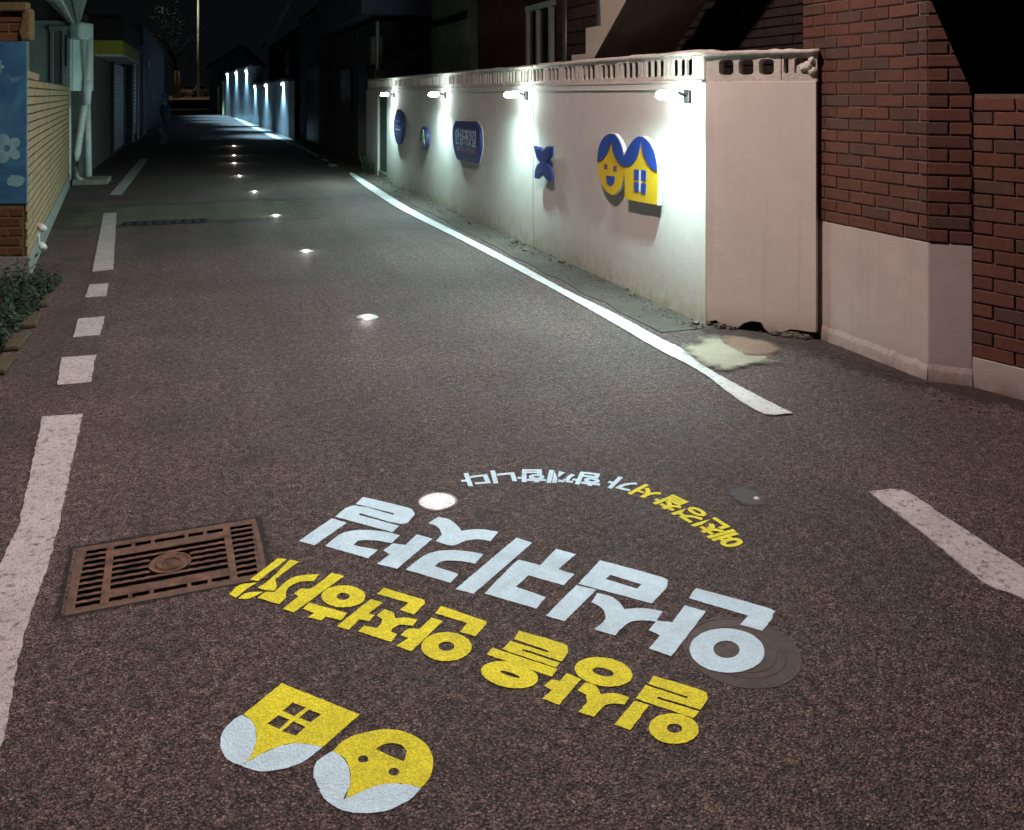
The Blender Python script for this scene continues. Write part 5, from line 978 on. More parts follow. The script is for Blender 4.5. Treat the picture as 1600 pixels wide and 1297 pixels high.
# ================================================================ BRICK BUILDING ON THE RIGHT
bb = thing('brick_building', (3.8, 3.9, 0), 'dark red brick building on a pale plastered plinth at the right edge', 'building')
P1, P2, P3, P4 = (3.60, 4.72), (3.60, 3.70), (3.745, 3.555), (4.10, 2.25)
ztop = .725
def slab(pts, z0, z1, d, name, mat, parent, bev=0):
    """a vertical skin following the polyline, thickness d inwards (to the left of travel)"""
    mb = MB(); off = []
    for i, p in enumerate(pts):
        a = pts[max(i - 1, 0)]; b = pts[min(i + 1, len(pts) - 1)]
        tx, ty = b[0] - a[0], b[1] - a[1]; l = hypot(tx, ty); off.append((p[0] - ty / l * d, p[1] + tx / l * d))
    mb.prism(list(pts) + off[::-1], [], lambda u, v, w: (u, v, z0 + (z1 - z0) * w))
    return mb.build(name, mat, parent, bev=bev)
E_ = (3.72, 4.72)
MB().prism([P1, P2, P3, (4.0, 3.6), (4.6, 3.9), (4.6, 4.72)], [], lambda u, v, w: (u, v, -.05 + (ztop + .05) * w)).build('plinth', M['plinth_plaster'], bb, bev=.006)
# low footing strip, chipped
rnd = random.Random(3)
for (A_, B_, n) in ((P1, P2, 44), (P2, P3, 9)):
    mb = MB(); ux, uy = B_[0] - A_[0], B_[1] - A_[1]; L = hypot(ux, uy); nx, ny = uy / L, -ux / L
    vs = []
    for i in range(n + 1):
        t = i / n; o1 = .007 + rnd.uniform(-.002, .002); hz = .090 + rnd.uniform(-.005, .005)
        for o_, z_ in ((0, -.02), (o1 + .006, -.02), (o1, hz - .03), (0, hz)):
            vs.append((A_[0] + ux * t + nx * o_, A_[1] + uy * t + ny * o_, z_))
    fs = [(i * 4 + k, i * 4 + (k + 1) % 4, i * 4 + 4 + (k + 1) % 4, i * 4 + 4 + k) for i in range(n) for k in range(4)] + [(0, 1, 2, 3), (n * 4 + 3, n * 4 + 2, n * 4 + 1, n * 4)]
    mb.add(vs, fs).build('footing', M['plinth_plaster'], bb)
def inn(p, q, d):
    l = hypot(q[0] - p[0], q[1] - p[1]); return (-(q[1] - p[1]) / l * d, (q[0] - p[0]) / l * d)
# core walls behind the bricks
MB().prism([(3.602, 4.71), (3.602, 3.70), (4.4, 3.70), (4.4, 4.71)], [], lambda u, v, w: (u, v, ztop + (5.2 - ztop) * w)).build('core', M['mortar_light'], bb)
MB().box(3.603, 4.6, 3.694, 3.6985, ztop + .2, 5.2).build('shadow_panel', simple('painted_shade', (.006, .006, .006), .95, .2, 5, bs=0), bb)  # near-black sheet paints the unlit side of the building
r1 = brick_face(bb, P1, P2, ztop + .006, 5.15, .205, .0605, .0095, .0045, M['brick_red'], zmax=2.35)
l2 = hypot(P3[0] - P2[0], P3[1] - P2[1])
def slope(s): return 2.02 - s / l2 * .52
n_ = inn(P2, P3, .003)
mb = MB(); zz0 = ztop
A_, B_ = (P2[0] + n_[0], P2[1] + n_[1]), (P3[0] + n_[0], P3[1] + n_[1])
vs = []
for p, zt in ((A_, 2.02), (B_, 1.50)):
    for d in (0, .28):
        vs += [(p[0] + n_[0] / .003 * d, p[1] + n_[1] / .003 * d, ztop), (p[0] + n_[0] / .003 * d, p[1] + n_[1] / .003 * d, zt)]
mb.add(vs, [(0, 1, 5, 4), (2, 6, 7, 3), (0, 2, 3, 1), (4, 5, 7, 6), (1, 3, 7, 5), (0, 4, 6, 2)]).build('sloping_core', M['mortar'], bb)
r2 = brick_face(bb, P2, P3, ztop + .006, 2.0, .195, .0605, .0095, .0045, M['brick_red'], top=slope, off=1)
for r_, nm_ in ((r1, 'upper_bricks'), (r2, 'upper_bricks')):
    if r_.v: tag(r_.build(nm_, M['brick_red'], bb), kind='stuff')
gw = thing('garden_wall', (3.9, 2.9, 0), 'lower red brick wall on a low pale footing at the far right edge', 'wall')
slab([P3, P4], -.05, .152, .22, 'footing', M['plinth_plaster'], gw, bev=.005)
n_ = inn(P3, P4, .014)
n2_ = inn(P3, P4, .017)
P3b, P4b = (P3[0] + n_[0], P3[1] + n_[1]), (P4[0] + n_[0], P4[1] + n_[1])
slab([(P3[0] + n2_[0], P3[1] + n2_[1]), (P4[0] + n2_[0], P4[1] + n2_[1])], .152, 1.50, .2, 'core', M['mortar'], gw)
r3 = brick_face(gw, P3b, P4b, .158, 1.51, .205, .0605, .0095, .006, M['brick_red'])
if r3.v: tag(r3.build('far_bricks', M['brick_red'], gw), kind='stuff')

# ================================================================ STAIR BEHIND THE WALL
sr = thing('outside_stair', (3.9, 9, 0), 'concrete outside stair with cream stringer rising behind the white wall', 'stair')
SX, SW = 3.52, .79
rise, run = .246, .345
y0s, z0s = 9.285, .905      # foot of the flight (far end)
prof = []
ns = 13
pts = [(y0s, z0s)]
for i in range(ns):
    pts.append((y0s - run * i, z0s + rise * (i + 1))); pts.append((y0s - run * (i + 1), z0s + rise * (i + 1)))
ye, ze = pts[-1]
ul = lambda y: 1.803 + (7.76 - y) * .715
under = [(ye, ul(ye)), (y0s - .10, ul(y0s - .10))]
poly = pts + under
MB().prism(poly, [], lambda u, v, w: (SX + .10 * (1 - w), u, v)).build('stringer', M['stair_cream'], sr)
ib = [(ye, ul(ye) + .02), (y0s - .12, ul(y0s - .12) + .02), (y0s - .12, ul(y0s - .12) + .10), (ye, ul(ye) + .14)]
MB().prism(ib, [], lambda u, v, w: (SX + .10 + (SW - .14) * w, u, v)).build('soffit', M['stair_under'], sr)
MB().prism([(a, b - .0) for a, b in under] + [(under[1][0], under[1][1] + .16), (under[0][0], under[0][1] + .16)], [], lambda u, v, w: (SX + SW - .04 + .04 * w, u, v)).build('stringer', M['stair_cream'], sr)
for i in range(ns):
    MB().box(SX + .10, SX + SW - .04, y0s - run * (i + 1), y0s - run * i + .02, z0s + rise * (i + 1) - .04, z0s + rise * (i + 1) - .002).build('tread', M['stair_under'], sr)

# ================================================================ HOUSES BEHIND THE WALL
hs_ = thing('brown_house', (5, 9, 0), 'dark brown house behind the stair, with a white framed glass door', 'house')
HX = 4.66
MB().box(HX + .02, HX + 5, 5.2, 12.62, 0, 5.5).build('wall', M['house_brown'], hs_)
MB().box(HX + .02, HX + 5, 12.64, 15.2, 0, 5.5).build('wall', simple('red_brown_wall', (.12, .06, .05), .85, .35, 5), hs_)
# horizontal boards between the pipes
for i in range(22):
    z = 1.0 + i * .165
    MB().box(HX - .006, HX + .018, 9.55, 11.42, z, z + .148).build('siding_board', M['siding'], hs_)
fr_ = thing('glass_door', (HX, 12, 1.3), 'white framed sliding glass door of the brown house above the wall', 'door')
for a in ((11.52, 11.62, 1.2, 2.78), (12.02, 12.10, 1.2, 2.72), (12.44, 12.52, 1.2, 2.72)):
    MB().box(HX - .06, HX + .0, a[0], a[1], a[2], a[3]).build('post', M['white_metal'], fr_, bev=.006)
MB().box(HX - .07, HX + .0, 11.46, 12.52, 2.72, 2.80).build('head_rail', M['white_metal'], fr_, bev=.006)
for a in ((11.62, 12.02), (12.10, 12.44)):
    MB().box(HX - .02, HX - .012, a[0], a[1], 1.2, 2.72).build('pane', M['glass_dark'], fr_)
for yy, l, top in ((11.02, 'thin grey downpipe beside the glass door', 3.0), (9.94, 'thin grey downpipe beside the stair', 3.6)):
    mb = MB(); mb.tube([(HX - .06, yy, .8), (HX - .06, yy, top - .08), (HX + .02, yy, top)], .034, 10)
    tag(mb.build('downpipe', M['steel'], None, shade=True), l, 'pipe')
# brick part seen right of the stair
rb = brick_face(hs_, (HX, 8.2), (HX, 5.25), 1.2, 3.4, .25, .068, .012, .012, M['brick_red'], limit=0)
tag(rb.build('brickwork', simple('dark_brickwork', (.040, .028, .024), .85, .4, 8), hs_), kind='stuff')
gh = thing('grey_building', (5, 16.6, 0), 'grey green rendered building end with a small dark window behind the wall', 'building')
MB().box(4.58, 9, 15.32, 18.15, 0, 5.5).build('wall', M['house_grey'], gh)
w = MB().box(4.56, 4.60, 15.5, 17.95, 2.86, 2.96).build('window', M['glass_dark'], gh)
MB().box(4.52, 4.58, 15.45, 18.0, 2.97, 2.99).build('window_hood', M['dark_metal'], gh)
# navy roof slab and the dark house with the gate
nh = thing('dark_house', (4.5, 24, 0), 'unlit dark house with a navy roof slab past the end of the white wall', 'house')
MB().box(3.42, 9, 18.4, 24.4, 0, 3.0).build('wall', M['black_stucco'], nh)
MB().box(3.15, 9, 18.3, 25.2, 3.15, 4.6).build('roof_slab', M['navy_slab'], nh)
MB().box(3.38, 3.42, 19.0, 20.1, 0, 2.2).build('door', M['dark_metal'], nh)
MB().box(3.36, 3.42, 21.0, 22.6, 1.1, 2.1).build('window', M['glass_dark'], nh)
dg = thing('dark_annex', (4, 28, 0), 'unlit dark annex wall between the navy roofed house and the blue lit wall', 'building')
MB().box(3.28, 9, 24.6, 31.3, 0, 3.9).build('wall', M['black_stucco'], dg)
MB().box(3.20, 9, 24.5, 31.4, 3.9, 4.05).build('roof_edge', M['dark_metal'], dg)
MB().box(3.25, 3.28, 26.0, 29.0, 0, 2.3).build('gate', M['dark_metal'], dg)
# things leaning behind the wall end
bx = thing('utility_post', (3.35, 17.9, 0), 'dim utility post with boxes standing at the end of the white wall', 'post')
mb = MB(); mb.tube([(3.38, 17.75, 0), (3.38, 17.75, 2.95)], .045, 10); mb.build('pole', M['steel'], bx)
MB().box(3.30, 3.48, 17.55, 17.70, 1.72, 1.98).build('meter_box', M['dark_stucco'], bx, bev=.01)
MB().box(3.28, 3.50, 17.85, 18.15, 2.1, 2.65).build('meter_box', M['dark_stucco'], bx, bev=.01)

# ================================================================ FAR BLUE LIT WALLS
FA, FB, FC = (3.13, 31.6), (2.86, 48.0), (2.02, 66.5)
fw = thing('blue_lit_wall', (3, 40, 0), 'nearer far wall flooded blue white by three wall lamps', 'wall')
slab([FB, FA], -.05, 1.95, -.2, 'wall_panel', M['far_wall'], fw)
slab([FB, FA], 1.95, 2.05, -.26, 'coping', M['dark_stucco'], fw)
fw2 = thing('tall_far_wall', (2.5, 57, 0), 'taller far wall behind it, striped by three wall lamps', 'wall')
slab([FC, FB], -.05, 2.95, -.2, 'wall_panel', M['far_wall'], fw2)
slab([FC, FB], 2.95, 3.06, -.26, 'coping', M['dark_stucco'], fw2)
MB().box(2.83, 3.1, 47.9, 48.1, 2.0, 2.95).build('end_panel', M['far_wall'], fw2)
def lerp(A, B, t): return (A[0] + (B[0] - A[0]) * t, A[1] + (B[1] - A[1]) * t)
fl = [(FA, FB, .10, 1.84, 'rightmost and brightest lamp on the blue lit wall'), (FA, FB, .52, 1.86, 'middle lamp on the blue lit wall'), (FA, FB, .90, 1.86, 'left lamp of the three on the nearer blue wall'),
      (FB, FC, .18, 2.75, 'right lamp of the three on the tall far wall'), (FB, FC, .52, 2.80, 'middle lamp of the three on the tall far wall'), (FB, FC, .90, 2.85, 'leftmost and farthest wall lamp')]
for A_, B_, t_, z_, l_ in fl:
    p = lerp(A_, B_, t_); tx, ty = B_[0] - A_[0], B_[1] - A_[1]; L = hypot(tx, ty)
    nn = (-ty / L, tx / L)
    wall_lamp(p[0] + nn[0] * .0, p[1], z_, l_, M['far_glow'], FAR_LAMP_POWER * (z_ / 1.9), FAR_LAMP_COLOR, 'lamps on the far blue walls', s=1.25, nrm=nn, size=130, aim=(.22, 0, -1), blend=.5)
# dark signs on those walls
for A_, B_, t_, w_, h_, z_, l_ in ((FA, FB, .06, .35, .8, .95, 'small yellow and dark board under the rightmost far lamp'), (FA, FB, .40, .5, .7, 1.05, 'dark board between two lamps on the blue wall'),
                              (FA, FB, .75, .6, .7, 1.1, 'dark board at the left part of the blue wall'), (FB, FC, .08, .7, .9, 1.2, 'dark board at the right of the tall far wall'), (FB, FC, .38, .8, 1.1, 1.2, 'dark board in the middle of the tall far wall')):
    p = lerp(A_, B_, t_); tx, ty = B_[0] - A_[0], B_[1] - A_[1]; L = hypot(tx, ty)
    T = Matrix.Translation((p[0] - ty / L * .03, p[1], z_)) @ Matrix.Rotation(atan2(ty, tx), 4, 'Z')
    sgb = thing('wall_board', (p[0], p[1], z_), l_, 'sign')
    o = MB(); o.box(-w_, w_, -.02, .02, -h_ / 2, h_ / 2, T); o.build('board', M['sign_navy'], sgb)
    o = MB(); o.box(-w_ * .6, w_ * .6, .02, .03, -h_ / 4, h_ / 6, T); o.build('print', M['sign_yellow' if t_ == .06 else 'sign_print_dim'], sgb)
# lime pillar and grey gabled house, embankment beyond
lp = thing('lime_pillar', (1.75, 70, 0), 'pale lime green gate pillar at the far end of the alley', 'pillar')
MB().box(1.65, 2.6, 68.0, 68.5, 0, 2.25).build('shaft', M['lime_wall'], lp)
MB().box(1.60, 2.65, 67.95, 68.55, 2.25, 2.4).build('cap', M['lime_wall'], lp)
MB().box(1.35, 1.5, 70, 70.3, 0, 2.1).build('post', M['lime_wall'], lp)
gb = thing('gabled_house', (3, 84, 0), 'grey gabled house with one dark window at the far end of the alley', 'house')
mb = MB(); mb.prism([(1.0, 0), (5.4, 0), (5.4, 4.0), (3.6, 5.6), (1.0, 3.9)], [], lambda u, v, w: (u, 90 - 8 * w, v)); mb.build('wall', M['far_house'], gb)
mb = MB(); mb.prism([(.7, 3.75), (3.6, 5.65), (5.7, 3.85), (5.7, 4.05), (3.6, 5.9), (.7, 3.95)], [], lambda u, v, w: (u, 90.3 - 8.6 * w, v)); mb.build('roof', M['dark_stucco'], gb)
wi = MB().box(2.6, 3.4, 81.96, 82.0, 2.3, 3.6).build('window', M['glass_dark'], gb)
MB().box(2.5, 2.58, 81.9, 82.0, 2.2, 3.7).build('frame', M['white_metal'], gb)
lh = thing('low_roof_house', (5, 45, 0), 'dark house with a sagging pale roof edge above the blue lit wall', 'house')
MB().box(3.6, 9, 34.5, 50, 0, 4.1).build('wall', M['black_stucco'], lh)
mb = MB(); mb.tube([(3.4, 52, 4.2), (3.35, 45, 4.35), (3.3, 39, 4.65), (3.3, 35.5, 5.0), (3.3, 33.5, 5.15)], .10, 8); mb.build('roof_edge', M['concrete'], lh, shade=True)
MB().box(3.55, 3.6, 38, 40, 2.3, 3.3).build('window', M['glass_dark'], lh)
em = MB()
em.add([(-12, 97, 0), (4, 97, 0), (4, 97, .92), (-12, 97, .92), (-12, 125, 1.30), (4, 125, 1.30), (-12, 125, 0), (4, 125, 0), ], [(0, 1, 2, 3), (3, 2, 5, 4), (4, 5, 7, 6), (0, 3, 4, 6), (1, 7, 5, 2)])
em.build('embankment', M['terrace'], kind='structure')
MB().box(-12, 4, 96.9, 97, .0, .93).build('retaining_wall', M['black_stucco'], kind='structure')

# parked car up there, seen from the front
def car(x, y, z, rz):
    t = thing('parked_car', (x, y, z), 'pale parked car lit from above at the far end of the alley', 'car', rz=rz)
    T = t.matrix_world.copy()
    side = [(-2.1, .35), (-2.15, .75), (-1.35, .92), (-.75, 1.38), (.75, 1.42), (1.5, 1.0), (2.1, .95), (2.15, .4), (1.9, .28), (-1.9, .28)]
    mb = MB(); mb.prism(side, [], lambda u, v, w: tuple(T @ Vector((u, (-.84 + 1.68 * w) * (1 if v < .98 else .86), v)))); mb.build('body', M['car_paint'], t, bev=.05)
    mb = MB(); mb.prism([(-1.30, .97), (-.76, 1.34), (-.80, 1.36), (-1.36, .99)], [], lambda u, v, w: tuple(T @ Vector((u - .03, -.68 + 1.36 * w, v)))); mb.build('windscreen', M['glass_dark'], t)
    for sy in (-1, 1):
        mb = MB(); mb.prism([(-1.1, .98), (-.7, 1.32), (.7, 1.34), (1.25, 1.0)], [], lambda u, v, w: tuple(T @ Vector((u, sy * (.80 + .02 * w), v)))); mb.build('side_window', M['glass_dark'], t)
        mb = MB(); mb.box(-2.17, -2.08, sy * .55 - .18, sy * .55 + .18, .58, .72, T); mb.build('headlight', M['white_metal'], t)
        for xx in (-1.3, 1.3):
            mb = MB(); mb.lathe([(0, -.1), (.2, -.1), (.31, -.08), (.31, .08), (.2, .1), (0, .1)], (0, 0, 0), 20, T @ Matrix.Translation((xx, sy * .78, .31)) @ Matrix.Rotation(pi / 2, 4, 'X')); mb.build('wheel', M['rubber'], t)
    mb = MB(); mb.box(-2.18, -2.1, -.45, .45, .4, .5, T); mb.build('grille', M['dark_metal'], t)
car(-.45, 113, 1.13, radians(62))

# street lamp at the far end (it lights car, tree and embankment) and the pale pole
fp = thing('light_pole', (.0, 108, 1.0), 'tall pale street light pole at the far end of the alley', 'street lamp')
mb = MB(); mb.tube([(.0, 108, .9), (.0, 108, 14.5)], [.16, .10], 12); mb.build('pole', M['white_metal'], fp, shade=True)
mb = MB(); mb.tube([(.0, 108, 14.4), (-1.0, 106.5, 14.8), (-2.6, 104.5, 15.0)], .06, 8); mb.build('arm', M['white_metal'], fp)
MB().box(-3.2, -2.4, 104.2, 104.7, 14.9, 15.05).build('lamp_head', M['warm_glow'], fp)
lamp('far_street_light', 'SPOT', (-2.8, 104.4, 14.8), 1500, (1, .86, .62), .15, fp, aim=(.1, .2, -1), size=120, blend=.6)
# tree
tr = thing('roadside_tree', (-2.3, 105, 1), 'tree with pale lit trunk and dark crown at the far end', 'tree')
mb = MB(); mb.tube([(-2.25, 106, .9), (-2.2, 106, 2.6), (-2.3, 106, 4.0), (-2.25, 106, 4.6)], [.46, .40, .36, .3], 12); mb.build('trunk', M['bark'], tr, shade=True)
rnd = random.Random(12)
for i in range(5):
    a = rnd.uniform(0, 6.28); mb = MB(); mb.tube([(-2.3, 106, 4.2 + i * .4), (-2.3 + cos(a) * 1.2, 106 + sin(a) * 1.0, 5.6 + i * .4), (-2.3 + cos(a) * 2.4, 106 + sin(a) * 2, 6.6 + i * .5)], [.14, .09, .03], 7); mb.build('limb', M['leaf'], tr)
lf = MB()
for c in range(60):
    cx, cy, cz = -2.6 + rnd.gauss(0, 1.9), 106 + rnd.gauss(0, 1.5), 8.0 + rnd.gauss(0, 1.9)
    for i in range(18):
        x, y, z = cx + rnd.gauss(0, .38), cy + rnd.gauss(0, .38), cz + rnd.gauss(0, .3); s = rnd.uniform(.06, .13)
        a, b = rnd.uniform(0, 6.28), rnd.uniform(-1, 1)
        u = Vector((cos(a), sin(a), b)) * s; v = Vector((-sin(a), cos(a), rnd.uniform(-.8, .8))) * s * .6
        p = Vector((x, y, z)); lf.add([p - u, p + v, p + u, p - v], [(0, 1, 2, 3)])
o = lf.build('crown', M['leaf'], tr)

# ================================================================ LEFT SIDE
# tan brick house with the blue mural
CW, SWN = cos(radians(19.3)), sin(radians(19.3))
th_ = thing('tan_brick_house', (-2, 9, 0), 'tan brick house with a blue painted mural on its front at the left edge', 'house')
Q0 = (-1.30, 8.13)                                # front corner
Q1 = (Q0[0] - CW * 1.6, Q0[1] + SWN * 1.6)
Q2 = (-1.42, 9.47); Q3 = (-2.0, 16.3)
def back(p, d): return (p[0] - d, p[1])
core_o = [Q1, (Q0[0] - .008, Q0[1] + .010), (Q2[0] - .012, Q2[1]), (Q3[0] - .012, Q3[1]), (Q3[0] - 3, Q3[1])]
MB().prism(core_o, [], lambda u, v, w: (u, v, .18 + 1.45 * w)).build('core', M['mortar_tan'], th_)
MB().prism([(Q1[0] + .0, Q1[1] - .015), (Q0[0] + .015, Q0[1] - .015), (Q2[0] + .015, Q2[1]), (Q3[0] + .015, Q3[1]), (Q3[0] - 3, Q3[1])], [], lambda u, v, w: (u, v, -.05 + .235 * w)).build('foundation', M['concrete'], th_, bev=.008)
# tan bricks along the alley side (too thin to tell apart from here: joined)
rA = brick_face(th_, Q3, Q2, .19, 1.66, .21, .058, .014, .014, M['brick_tan'], limit=0)
rB = brick_face(th_, Q2, Q0, .19, 1.72, .21, .058, .014, .014, M['brick_tan'], limit=0)
rA.add(rB.v, rB.f); tag(rA.build('tan_bricks', M['brick_tan'], th_), kind='stuff')
# orange bricks of the front, below and above the mural
F0 = (Q0[0] - .004, Q0[1]); F1 = Q1
FRZ = .20
MB().prism([(Q1[0], Q1[1] + .02), (Q0[0] - .05, Q0[1] + .05), (Q0[0] - .05, Q0[1] + .4), (Q1[0], Q1[1] + .4)], [], lambda u, v, w: (u, v, 1.63 + .6 * w)).build('front_core', M['mortar_yellow'], th_)
MB().prism([(Q1[0], Q1[1] + .004), (Q0[0] - .03, Q0[1] + .006), (Q0[0] - .03, Q0[1] + .05), (Q1[0], Q1[1] + .05)], [], lambda u, v, w: (u, v, .185 + 1.44 * w)).build('front_core', M['mortar_yellow'], th_)
brick_face(th_, Q1, (Q0[0] - .03, Q0[1] + .01), .20, .62, .19, .060, .018, .008, M['brick_orange'], limit=90)
brick_face(th_, (Q1[0], Q1[1] + .02), (Q0[0] - .05, Q0[1] + .05), 1.93, 2.17, .19, .060, .018, .008, M['brick_orange'], limit=60, off=1)
def fpt(s, z, d): return (Q0[0] - CW * s - SWN * d, Q0[1] + SWN * s - CW * d, z)
mu = MB(); mu.prism([(.0, .618), (1.55, .618), (1.55, 1.925), (.0, 1.925)], [], lambda u, v, w: fpt(u, v, .004 + .014 * w)); mu.build('mural_panel', M['mural_blue'], th_)
pale = simple('mural_pale', (.16, .34, .38), .6, .35, 9, bs=0)
def petals(s, z, r, n, k=.45, name='mural_flower'):
    out = []
    for i in range(60):
        a = 2 * pi * i / 60; q = r * (1 - k + k * abs(cos(a * n / 2))); out.append((s + q * cos(a), z + q * sin(a)))
    hole = [(s + r * .22 * cos(2 * pi * i / 16), z + r * .22 * sin(2 * pi * i / 16)) for i in range(16)]
    mb = MB(); mb.prism(out, [hole], lambda u, v, w: fpt(u, v, .018 + .003 * w)); mb.build(name, pale, th_)
petals(.16, 1.06, .125, 5); petals(.24, 1.72, .06, 6); petals(.42, 1.4, .1, 5)
mb = MB(); mb.prism(blob(.09, .80, .07, .05, 18, .15, 4), [], lambda u, v, w: fpt(u, v, .018 + .003 * w)); mb.build('mural_leaf', pale, th_)
mb = MB(); mb.prism([(-.0, 2.17), (1.6, 2.17), (1.6, 2.24), (-.0, 2.24)], [], lambda u, v, w: fpt(u, v, -.05 + .08 * w)); mb.build('cornice', M['mortar_yellow'], th_, bev=.01)
mb = MB(); mb.prism([(-.03, 1.93), (.05, 1.93), (.07, 2.0), (.03, 2.19), (-.03, 2.19)], [], lambda u, v, w: fpt(u, v, -.06 + .08 * w)); mb.build('corner_stone', M['mortar_yellow'], th_, bev=.02)
# pale greenish porch end above the brick wall, its dark eave and the flared cornice
def cv(xc, d, z):      # metres right of / in front of the viewer's axis, turned into place
    return (xc * CW + d * SWN, -xc * SWN + d * CW, z)
def cbox(x0, x1, d0, d1, z0, z1, name, mat, bev=.006):
    mb = MB(); mb.prism([(x0, d0), (x1, d0), (x1, d1), (x0, d1)], [], lambda u, v, w: cv(u, v, z0 + (z1 - z0) * w)); return mb.build(name, mat, th_, bev=bev)
cbox(-9.2, -7.10, 14.5, 15.2, 1.55, 2.69, 'upper_wall', M['pale_render'])
cbox(-7.46, -7.40, 14.46, 14.50, 1.60, 2.52, 'window_frame', M['pale_trim'])
cbox(-7.26, -7.12, 14.44, 14.50, 1.55, 2.60, 'window_frame', M['pale_trim'])
cbox(-7.40, -7.33, 14.47, 14.50, 1.60, 2.50, 'window_pane', M['house_grey'])
cbox(-7.20, -7.165, 14.43, 14.44, 1.95, 2.45, 'window_slit', M['door_green'])
cbox(-7.46, -7.12, 14.42, 14.50, 2.52, 2.60, 'window_head', M['pale_trim'])
cbox(-7.14, -6.93, 14.40, 14.8, 2.38, 2.66, 'bracket', M['pale_render'], .05)
mb = MB(); mb.prism([(-9.5, 14.8), (-7.0, 14.8), (-5.95, 11.7), (-4.7, 7.9), (-9.5, 7.9)], [], lambda u, v, w: cv(u, v, 2.70 + .10 * w)); mb.build('eave', M['dark_eave'], th_)
for k in range(5):
    a0, a1 = -7.09 + .031 * k, -7.09 + .031 * (k + 1) - .004
    b0, b1 = -5.95 + .116 * k, -5.95 + .116 * (k + 1) - .012
    dz = .05 * (k % 2) - .02 * k
    vs = [cv(a0, 14.4, 2.62 - dz * .3), cv(a1, 14.4, 2.62 - dz * .3), cv(a1, 14.4, 2.84), cv(a0, 14.4, 2.84),
          cv(b0, 11.4, 2.70 - dz), cv(b1, 11.4, 2.70 - dz), cv(b1, 11.4, 2.95), cv(b0, 11.4, 2.95),
          cv(b0 + .8, 8.6, 2.72 - dz), cv(b1 + .8, 8.6, 2.72 - dz), cv(b1 + .8, 8.6, 2.97), cv(b0 + .8, 8.6, 2.97)]
    mb = MB(); mb.add(vs, [(0, 1, 2, 3), (8, 11, 10, 9)] + [(i + j, i + (j + 1) % 4, i + 4 + (j + 1) % 4, i + 4 + j) for i in (0, 4) for j in range(4)])
    mb.build('cornice_rib', M['pale_trim'], th_, bev=.01)
# downpipes
dp = thing('rain_pipe', (-1.9, 16.6, 0), 'pale rain pipe leaning along the end of the tan brick wall', 'pipe')
mb = MB(); mb.tube([(-1.68, 16.2, 2.42), (-1.74, 16.35, 1.6), (-1.90, 16.5, .5), (-1.93, 16.5, .12), (-1.80, 16.3, .04)], .052, 12); mb.build('pipe', M['pvc'], dp, shade=True)
mb = MB(); mb.tube([(-1.715, 16.27, 1.72), (-1.745, 16.33, 1.32)], .062, 12); mb.build('white_sleeve', simple('white_sleeve', (.75, .78, .85), .4, .05, 5, bs=0), dp, shade=True)
tag(MB().tube([(-2.02, 16.42, .02), (-2.02, 16.42, 1.62)], .035, 10).build('corner_post', M['pvc'], shade=True), 'thin upright pale post at the corner of the tan brick wall', 'post')
tag(MB().tube([(-1.78, 16.9, .05), (-1.80, 16.9, 1.3)], .06, 10).build('waste_pipe', M['pvc'], shade=True), 'short thick pale pipe right of the leaning rain pipe', 'pipe')
tag(MB().box(-1.95, -1.42, 16.2, 16.9, 0, .09).build('doorstep', M['concrete'], bev=.015), 'low concrete doorstep slab at the end of the tan brick wall', 'step')
# two white pipe ends by the foundation
wp_ = thing('pipe_stub', (-1.28, 9.2, 0), 'pair of short white pipe ends at the foot of the tan brick wall', 'pipe')
for z_ in (.10, .27):
    mb = MB(); mb.tube([(-1.44, 9.3, z_ + .02), (-1.36, 9.25, z_), (-1.345, 9.22, z_ - .02)], [.026, .030, .033], 10); mb.build('pipe_end', M['white_metal'], wp_, shade=True)
mb = MB(); mb.tube([(-1.40, 9.27, .05), (-1.40, 9.27, .30)], .018, 8); mb.build('riser', M['white_metal'], wp_)
# grass verge with a low shrub in the lower left
sh = thing('low_shrub', (-1.5, 6.6, 0), 'dark green low shrub at the left edge below the mural', 'shrub')
rnd = random.Random(21); lf = MB()
for i in range(6500):
    y = rnd.uniform(5.2, 8.0); e = -1.02 - (8.0 - y) * .02
    x = e - abs(rnd.gauss(0, .35)); z = abs(rnd.gauss(0, .10)) * min(1, (e - x) * 3 + .25) + .01; s = rnd.uniform(.008, .024)
    a = rnd.uniform(0, 6.28); u = Vector((cos(a), sin(a), rnd.uniform(-.3, 1))) * s; v = Vector((-sin(a), cos(a), rnd.uniform(-.5, .5))) * s * .45
    p = Vector((x, y, z)); lf.add([p - u, p + v, p + u, p - v], [(0, 1, 2, 3)])
lf.build('foliage', M['shrub_leaf'], sh)
for i in range(9):
    x, y = -1.2 - rnd.random() * .5, 5.4 + i * .28; mb = MB(); mb.tube([(x, y, 0), (x + rnd.uniform(-.05, .05), y, .14)], [.008, .004], 5); mb.build('stem', M['bark'], sh)
for i, (y_, w_) in enumerate(((5.55, .30), (6.05, .33), (6.6, .36), (7.2, .36))):
    T = Matrix.Translation((-1.02 - .01 * i, y_, .02)) @ Matrix.Rotation(rnd.uniform(-.08, .08), 4, 'Z')
    lbl = ['edging stone of the planted strip nearest the camera', 'second edging stone of the planted strip', 'third edging stone of the planted strip', 'edging stone of the planted strip nearest the mural'][i]
    o = MB().box(-.05, .05, -w_ / 2, w_ / 2, -.02, .012, T).build('edging_stone', M['mortar_tan'], bev=.01); tag(o, lbl, 'stone', 'edging stones on the left')

